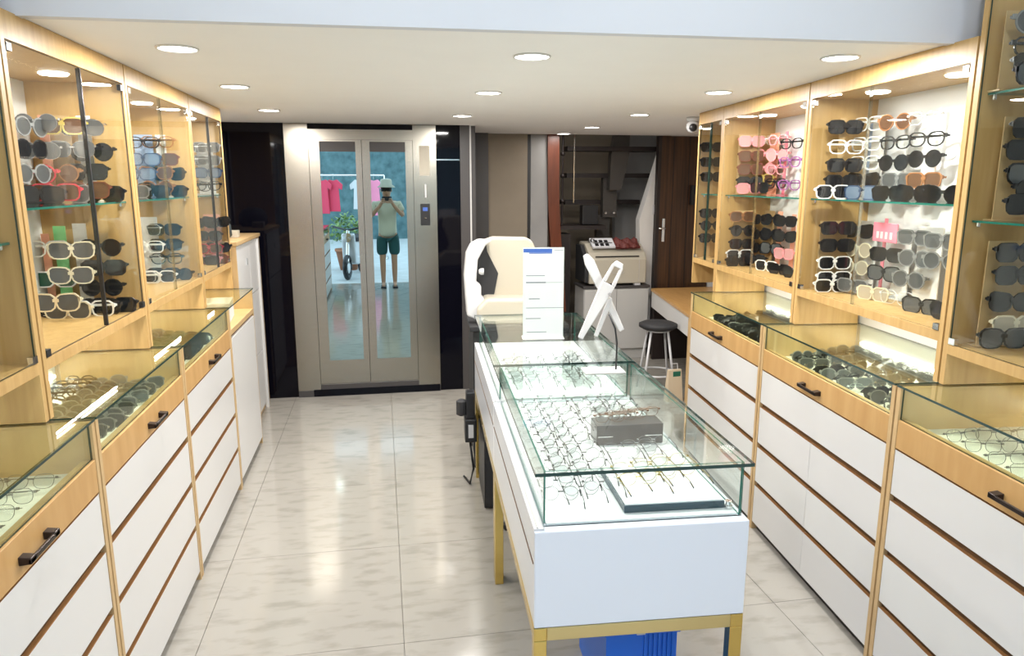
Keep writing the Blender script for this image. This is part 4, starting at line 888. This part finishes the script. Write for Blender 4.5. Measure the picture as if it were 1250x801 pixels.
# crossed folding stand
t = thing('folding_stand', 'white plastic stand of two crossed panels on the counter top', 'stand', C(0.60, 1.70, TOPZ), RZ_C)
def slab(name, a_, b_, w0, w1, d0, d1, hole=False):
    ax, az = a_; bx_, bz = b_; L = math.hypot(bx_ - ax, bz - az); an = math.atan2(bz - az, bx_ - ax)
    m_ = Matrix.Translation((ax, 0, az)) @ Matrix.Rotation(-an, 4, 'Y')
    mb = MB()
    if hole:
        mb.prism([(0, -w0), (L * 0.72, -w1), (L * 0.72, w1), (0, w0)], d0, d1, 'y', m=m_)
        mb.prism([(L * 0.72, -w1), (L * 0.95, -w1 * 0.8), (L * 0.95, -w1 * 0.45), (L * 0.72, -w1 * 0.5)], d0, d1, 'y', m=m_)
        mb.prism([(L * 0.72, w1 * 0.5), (L * 0.95, w1 * 0.45), (L * 0.95, w1 * 0.8), (L * 0.72, w1)], d0, d1, 'y', m=m_)
        mb.prism([(L * 0.93, -w1 * 0.8), (L, -w1 * 0.5), (L, w1 * 0.5), (L * 0.93, w1 * 0.8)], d0, d1, 'y', m=m_)
    else:
        mb.prism([(0, -w0), (L * 0.9, -w1), (L, -w1 * 0.4), (L, w1 * 0.6), (L * 0.9, w1), (0, w0)], d0, d1, 'y', m=m_)
    return mb.build(name, 'white_plastic', t, bevel=0.004, smooth=False)
slab('rear_panel', (0.125, 0.02), (-0.075, 0.42), 0.014, 0.026, 0.05, 0.062)
slab('front_panel', (-0.11, 0.0), (0.085, 0.385), 0.012, 0.037, -0.02, 0.0, hole=True)
slab('support_leg', (-0.02, 0.0), (0.055, 0.20), 0.010, 0.014, 0.02, 0.035)
MB().tube([(0.033, -0.03, 0.225), (0.033, 0.075, 0.225)], 0.008, 8).build('hinge_pin', 'chrome', t)
# rod stand
t = thing('mirror_stand', 'grey base plate with thin bent black rod on the counter joint', 'stand', C(0.44, 1.03, TOPZ), RZ_C)
MB().box(-0.08, 0.09, -0.05, 0.05, 0, 0.008).build('base_plate', 'cabinet_grey', t, bevel=0.003)
MB().tube([(0.06, 0, 0.008), (0.062, 0, 0.12), (0.055, 0.01, 0.18), (0.03, 0.02, 0.24)], 0.004, 8).build('rod', 'black', t, smooth=True)

# optical machine at the far end, on its own table
YM = 2.52
t = thing('instrument_table', 'dark instrument table behind the far end of the centre counter', 'table', C(-0.02, YM, 0), RZ_C)
MB().box(0, 0.62, 0, 0.5, 0.90, 0.93).build('table_top', 'black_soft', t, bevel=0.004)
MB().box(0.02, 0.60, 0.02, 0.05, 0.08, 0.90).build('front_board', 'black_soft', t)
MB().box(0.02, 0.05, 0.05, 0.48, 0.08, 0.90).build('side_board', 'black_soft', t)
MB().box(0.57, 0.60, 0.05, 0.48, 0.08, 0.90).build('side_board', 'black_soft', t)
for x in (0.04, 0.54):
    for y in (0.04, 0.44): MB().lathe([(0.02, 0), (0.028, 0.02), (0.02, 0.08)], x, y, 10).build('caster', 'black', t)
t = thing('lens_edger', 'large cream optical machine with open hood at the counter end', 'machine', C(0.03, YM + 0.04, 0.932), RZ_C)
MB().prism([(0.0, 0.0), (0.55, 0.0), (0.55, 0.06), (0.50, 0.155), (0.06, 0.165), (0.0, 0.10)], 0.0, 0.40, 'y').build('base_body', 'cream_plastic', t, bevel=0.02, seg=3)
MB().prism([(0.06, 0.10), (0.44, 0.14), (0.40, 0.44), (0.375, 0.50), (0.34, 0.525), (0.12, 0.53), (0.06, 0.51), (0.05, 0.42), (0.09, 0.33), (0.12, 0.22)], 0.20, 0.30, 'y').build('hood', 'cream_plastic', t, bevel=0.018, seg=3)
MB().prism([(-0.06, 0.05), (0.04, 0.0), (0.05, 0.16), (0.03, 0.17), (0.03, 0.24), (0.0, 0.26), (0.01, 0.40), (0.06, 0.49), (0.10, 0.52), (0.02, 0.525), (-0.03, 0.50), (-0.06, 0.44), (-0.075, 0.30)], 0.06, 0.18, 'y').build('side_shell', 'white_plastic', t, bevel=0.012, seg=3)
MB().prism([(0.0, 0.15), (0.12, 0.15), (0.15, 0.30), (0.08, 0.44), (0.07, 0.51), (0.03, 0.49), (-0.01, 0.38)], 0.19, 0.26, 'y').build('inner_cavity', 'black_soft', t)
MB().lathe([(0.012, 0), (0.02, 0.012), (0.02, 0.03)], n=14).build('knob', 'white_plastic', t, loc=(0.015, 0.05, 0.33)).rotation_euler = (0, pi / 2, 0)
MB().prism([(0.30, 0.05), (0.54, 0.05), (0.52, 0.11), (0.33, 0.13)], -0.05, 0.0, 'y').build('drip_tray', 'cream_plastic', t, bevel=0.012)

# things under the counter
t = thing('computer_tower', 'black computer tower standing on the floor under the counter', 'computer', C(0.015, 1.93, 0), RZ_C)
MB().box(0, 0.16, 0, 0.42, 0.01, 0.40).build('case_body', 'black', t, bevel=0.004)
for x in (0.02, 0.12):
    for y in (0.03, 0.36): MB().box(x, x + 0.03, y, y + 0.03, 0, 0.012).build('foot', 'black_soft', t)
MB().box(0.01, 0.15, -0.004, 0.0, 0.03, 0.38).build('front_grille', 'black_soft', t)
t = thing('office_chair', 'black padded swivel chair pushed beside the far counter legs', 'chair', C(0.09, 2.50, 0) if False else C(0.30, 1.62, 0), RZ_C)
MB().lathe([(0.02, 0.36), (0.15, 0.365), (0.17, 0.385), (0.16, 0.41), (0.02, 0.42)], n=24).build('seat', 'black_soft', t, smooth=True)
MB().tube([(0, 0, 0.05), (0, 0, 0.36)], 0.022, 12).build('column', 'chrome', t, smooth=True)
for k in range(5):
    a = 2 * pi * k / 5 + 0.3
    lg = MB().tube([(0, 0, 0.08), (0.20 * cos(a), 0.20 * sin(a), 0.05)], 0.014, 8).build('leg', 'chrome', t, smooth=True)
    MB().lathe([(0.012, -0.022), (0.022, -0.01), (0.022, 0.01), (0.012, 0.022)], n=10).build('caster', 'black', lg, loc=(0.20 * cos(a), 0.20 * sin(a), 0.022))
t = thing('cable_box', 'black box with hanging cables on the counter left side', 'box', C(-0.075, 2.20, 0), RZ_C)
MB().box(0.0, 0.07, 0, 0.12, 0.30, 0.44).box(0.01, 0.06, 0.02, 0.10, 0.44, 0.60).build('housing', 'black', t, bevel=0.006)
MB().lathe([(0.015, -0.05), (0.032, -0.04), (0.032, 0.04), (0.015, 0.05)], n=14).build('reel', 'black_soft', t, loc=(-0.015, 0.06, 0.50))
MB().tube([(0.03, 0.05, 0.30), (0.05, 0.04, 0.12), (0.03, 0.08, 0.012), (0.0, 0.2, 0.008)], 0.007, 6).build('cable', 'black', t, smooth=True)
MB().box(0.02, 0.05, -0.004, 0.0, 0.33, 0.41).build('sticker', 'white_plastic', t)
# blue crate
t = thing('storage_crate', 'bright blue ribbed plastic crate on the floor under nearest case', 'crate', (0.69, 2.06, 0), RZ_C)
cw, cdp, ch = 0.245, 0.40, 0.32
MB().box(0, cw, 0, cdp, 0, 0.01).build('bottom', 'blue_plastic', t)
for (x0, x1, y0, y1) in ((0, cw, 0, 0.008), (0, cw, cdp - 0.008, cdp), (0, 0.008, 0.008, cdp - 0.008), (cw - 0.008, cw, 0.008, cdp - 0.008)):
    MB().box(x0, x1, y0, y1, 0.01, ch).build('side_wall', 'blue_plastic', t)
MB().box(-0.008, cw + 0.008, -0.012, cdp + 0.008, ch, ch + 0.014).build('lid', 'blue_plastic', t, bevel=0.003)
for k in range(7): MB().box(0.13 + k * 0.016, 0.137 + k * 0.016, -0.007, 0, 0.02, ch).build('rib', 'blue_plastic', t)
for k in range(7): MB().box(0.13 + k * 0.016, 0.137 + k * 0.016, 0.01, cdp - 0.02, ch + 0.014, ch + 0.019).build('rib', 'blue_plastic', t)
MB().box(0.10, 0.13, -0.016, 0.01, ch + 0.002, ch + 0.022).build('latch', 'white_plastic', t, bevel=0.002)

# ------------------------------------------------------------------ the photographer, seen in the lift doors
def skin_figure(name, joints, edges, material, parent=None, root=0, sub=2):
    me = bpy.data.meshes.new(name); me.from_pydata([j[:3] for j in joints], edges, [])
    o = bpy.data.objects.new(name, me); COL.objects.link(o)
    if parent: o.parent = parent
    me.materials.append(M[material])
    sk = o.modifiers.new('skin', 'SKIN'); sk.use_smooth_shade = True
    ly = me.skin_vertices[0] if me.skin_vertices else None
    if ly is None:
        bm = bmesh.new(); bm.from_mesh(me); bm.verts.layers.skin.verify(); bm.to_mesh(me); bm.free(); ly = me.skin_vertices[0]
    for i, j in enumerate(joints):
        r = j[3]; ly.data[i].radius = (r if not isinstance(r, tuple) else r[0], r if not isinstance(r, tuple) else r[1]); ly.data[i].use_root = (i == root)
    sb = o.modifiers.new('sub', 'SUBSURF'); sb.levels = sub; sb.render_levels = sub
    return o
PX, PY = 0.10, -0.42
person = thing('person', 'person in white bucket hat, pale shirt and dark teal shorts taking photo', 'person', (PX, PY, 0))
J = [(0, 0, 0.98, (0.135, 0.10)), (0, 0, 1.12, (0.125, 0.09)), (0, 0, 1.30, (0.15, 0.105)), (0, 0, 1.44, (0.13, 0.085)), (0, 0.01, 1.53, 0.05), (0, 0.02, 1.62, 0.078), (0, 0.02, 1.72, 0.085), (0, 0.02, 1.80, 0.055),
     (0.19, 0, 1.45, 0.052), (0.27, 0.06, 1.24, 0.040), (0.12, 0.26, 1.42, 0.030), (0.075, 0.30, 1.50, 0.024),
     (-0.19, 0, 1.45, 0.052), (-0.27, 0.06, 1.24, 0.040), (-0.12, 0.26, 1.42, 0.030), (-0.075, 0.30, 1.50, 0.024),
     (0.095, 0, 0.90, 0.088), (0.10, 0.01, 0.50, 0.056), (0.10, -0.01, 0.30, 0.052), (0.10, -0.02, 0.07, 0.036), (0.10, 0.13, 0.03, 0.028),
     (-0.095, 0, 0.90, 0.088), (-0.10, 0.01, 0.50, 0.056), (-0.10, -0.01, 0.30, 0.052), (-0.10, -0.02, 0.07, 0.036), (-0.10, 0.13, 0.03, 0.028)]
Ed = [(0, 1), (1, 2), (2, 3), (3, 4), (4, 5), (5, 6), (6, 7), (3, 8), (8, 9), (9, 10), (10, 11), (3, 12), (12, 13), (13, 14), (14, 15), (0, 16), (16, 17), (17, 18), (18, 19), (19, 20), (0, 21), (21, 22), (22, 23), (23, 24), (24, 25)]
skin_figure('body', J, Ed, 'skin', person)
# fingers curled round the phone
for sd in (-1, 1):
    for k in range(4):
        z = 1.535 - 0.022 * k; L = (0.07, 0.078, 0.074, 0.06)[k]
        skin_figure('finger', [(sd * 0.078, 0.298, 1.505 - 0.008 * k, 0.010), (sd * 0.088, 0.325, z, 0.009), (sd * (0.088 - L * 0.35), 0.345, z + 0.004, 0.0085), (sd * (0.088 - L * 0.8), 0.338, z + 0.004, 0.0075)], [(0, 1), (1, 2), (2, 3)], 'skin', person, sub=1)
    skin_figure('thumb', [(sd * 0.072, 0.29, 1.50, 0.012), (sd * 0.062, 0.285, 1.525, 0.011), (sd * 0.045, 0.295, 1.545, 0.009)], [(0, 1), (1, 2)], 'skin', person, sub=1)
skin_figure('shirt', [(0, 0, 0.86, (0.185, 0.14)), (0, 0, 1.12, (0.168, 0.125)), (0, 0, 1.30, (0.175, 0.125)), (0, 0, 1.42, (0.165, 0.105)), (0, 0, 1.475, (0.08, 0.07)),
                      (0.20, 0, 1.44, 0.075), (0.255, 0.035, 1.31, 0.070), (-0.20, 0, 1.44, 0.075), (-0.255, 0.035, 1.31, 0.070)],
            [(0, 1), (1, 2), (2, 3), (3, 4), (3, 5), (5, 6), (3, 7), (7, 8)], 'shirt', person, root=1)
skin_figure('shorts', [(0, 0, 0.98, (0.15, 0.115)), (0.10, 0, 0.84, 0.112), (0.11, 0.005, 0.55, 0.098), (-0.10, 0, 0.84, 0.112), (-0.11, 0.005, 0.55, 0.098)], [(0, 1), (1, 2), (0, 3), (3, 4)], 'shorts', person)
MB().lathe([(0.15, 1.725), (0.152, 1.73), (0.10, 1.775), (0.098, 1.84), (0.085, 1.865), (0.03, 1.875)], 0, 0.02, 28).build('bucket_hat', 'hat_cloth', person, smooth=True)
MB().lathe([(0.088, 1.66), (0.093, 1.70), (0.093, 1.74)], 0, 0.005, 20).build('hair', 'hair', person, smooth=True)
for sd in (-1, 1):
    MB().lathe([(0.004, -0.004), (0.008, 0), (0.004, 0.004)], sd * 0.03, 0.100, 10).build('eye', 'black', person, smooth=True, loc=(0, 0, 1.675))
    MB().prism([(sd * 0.080, 1.64), (sd * 0.094, 1.65), (sd * 0.096, 1.69), (sd * 0.082, 1.695)], 0.0, 0.02, 'y').build('ear', 'skin', person, bevel=0.004)
    MB().box(sd * 0.10 - 0.045, sd * 0.10 + 0.045, -0.09, 0.17, 0.0, 0.028).build('sandal', 'black_soft', person, bevel=0.01)
MB().prism([(-0.012, 1.625), (0.012, 1.625), (0.004, 1.67), (-0.004, 1.67)], 0.095, 0.118, 'y').build('nose', 'skin', person, bevel=0.004)
MB().box(-0.022, 0.022, 0.093, 0.102, 1.595, 1.603).build('mouth', 'maroon', person)
ph = thing('phone', 'dark phone held up in both hands by the person', 'phone', (PX, PY + 0.315, 1.505))
MB().box(-0.08, 0.08, -0.004, 0.004, 0.0, 0.075).build('case', 'black', ph, bevel=0.003)
MB().lathe([(0.008, 0), (0.008, 0.004)], n=12).build('lens', 'chrome', ph, loc=(0.055, 0.008, 0.055)).rotation_euler = (pi / 2, 0, 0)

# ------------------------------------------------------------------ street outside the open shop front (behind the camera)
struct('ground_street', MB().box(-14, 14, -16, -1.0, -0.16, -0.02), 'pavement')
struct('wall_opposite', MB().box(-14, 14, -12.3, -12, -0.02, 7), 'facade')
struct('floor_step', MB().box(-1.45, 3.45, -1.06, -1.0, -0.10, 0.0), 'grout')
t = thing('planter', 'leafy green shrub in a terracotta pot out on the pavement', 'plant', (-0.72, -3.4, -0.02))
MB().lathe([(0.18, 0), (0.26, 0.40), (0.28, 0.40), (0.28, 0.45), (0.24, 0.45)], n=20).build('pot', 'terracotta', t, smooth=True)
mb = MB(); R3 = random.Random(5)
for k in range(420):
    th_ = R3.uniform(0, 2 * pi); ph_ = math.acos(R3.uniform(-0.6, 1)); r = 0.42 * R3.uniform(0.5, 1)
    c_ = Vector((r * sin(ph_) * cos(th_), r * sin(ph_) * sin(th_), 0.80 + r * cos(ph_)))
    m_ = Matrix.Translation(c_) @ Matrix.Rotation(R3.uniform(0, 6), 4, 'Z') @ Matrix.Rotation(R3.uniform(-1, 1), 4, 'X')
    mb.add([(-0.03, 0, 0), (0, -0.05, 0.01), (0.03, 0, 0), (0, 0.05, -0.01), (0, 0, 0.006)], [(0, 1, 4), (1, 2, 4), (2, 3, 4), (3, 0, 4), (0, 3, 2, 1)], 0, m_)
f_ = mb.build('foliage', 'leaf', t); f_['kind'] = 'stuff'
t = thing('garment_rack', 'steel clothes rack standing across the pavement', 'rack', (-1.2, -5.6, -0.02))
MB().tube([(-1.0, 0, 2.0), (1.3, 0, 2.0)], 0.02, 8).build('rail', 'chrome', t)
for x in (-1.0, 1.3): MB().tube([(x, 0, 0), (x, 0, 2.0)], 0.02, 8).build('post', 'chrome', t)
for x in (-1.0, 1.3): MB().box(x - 0.03, x + 0.03, -0.3, 0.3, 0, 0.03).build('foot', 'chrome', t)
for i, (x, m_, h_) in enumerate([(-0.15, 'garment_red', 0.9), (0.10, 'garment_red', 0.85), (1.05, 'garment_pink', 0.95), (0.7, 'white_plastic', 0.8)]):
    g_ = MB().prism([(-0.16, -h_), (0.16, -h_), (0.13, -0.30), (0.22, -0.34), (0.24, -0.22), (0.10, -0.10), (0.0, -0.13), (-0.10, -0.10), (-0.24, -0.22), (-0.22, -0.34), (-0.13, -0.30)], -0.02, 0.02, 'y').build('hanging_dress', m_, bevel=0.01, loc=(-1.2 + x, -5.6, 1.98))
    g_.rotation_euler.z = 0.4
    MB().tube([(0, 0, -0.12), (0, 0, -0.02), (0.02, 0, 0.02), (0, 0, 0.03)], 0.005, 6).build('hook', 'chrome', g_)
    tag(g_, ['red dress nearest the left end of the clothes rack', 'second red dress on the clothes rack', 'pink dress at the right end of the clothes rack', 'white dress beside the pink one on the rack'][i], 'dress')
t = thing('scooter', 'white motor scooter parked on the pavement outside', 'scooter', (-0.55, -2.3, -0.02), 0.2)
for y in (-0.6, 0.6):
    w = MB().tube([(0, y + 0.20 * cos(2 * pi * k / 24), 0.24 + 0.20 * sin(2 * pi * k / 24)) for k in range(24)], 0.045, 8, closed=True).build('wheel', 'black', t, smooth=True)
    MB().tube([(-0.03, y, 0.24), (0.03, y, 0.24)], 0.12, 16).build('hub', 'chrome', w)
MB().prism([(-0.75, 0.45), (-0.35, 0.28), (0.15, 0.25), (0.42, 0.30), (0.50, 0.85), (0.42, 0.88), (0.30, 0.42), (0.0, 0.38), (-0.1, 0.68), (-0.7, 0.72)], -0.13, 0.13, 'x').build('fairing', 'white_plastic', t, bevel=0.03, seg=3)
MB().prism([(-0.72, 0.72), (-0.08, 0.68), (-0.1, 0.76), (-0.7, 0.80)], -0.14, 0.14, 'x').build('seat', 'black_soft', t, bevel=0.02)
MB().tube([(-0.30, 0.38, 1.0), (0, 0.46, 0.93), (0.30, 0.38, 1.0)], 0.018, 8).build('handlebar', 'black', t, smooth=True)
MB().tube([(0, 0.46, 0.93), (0, 0.60, 0.30)], 0.03, 8).build('fork', 'chrome', t)
MB().lathe([(0.02, -0.03), (0.09, -0.02), (0.09, 0.0), (0.02, 0.02)], n=16).build('headlight', 'chrome', t, loc=(0, 0.53, 0.80)).rotation_euler = (pi / 2, 0, 0)
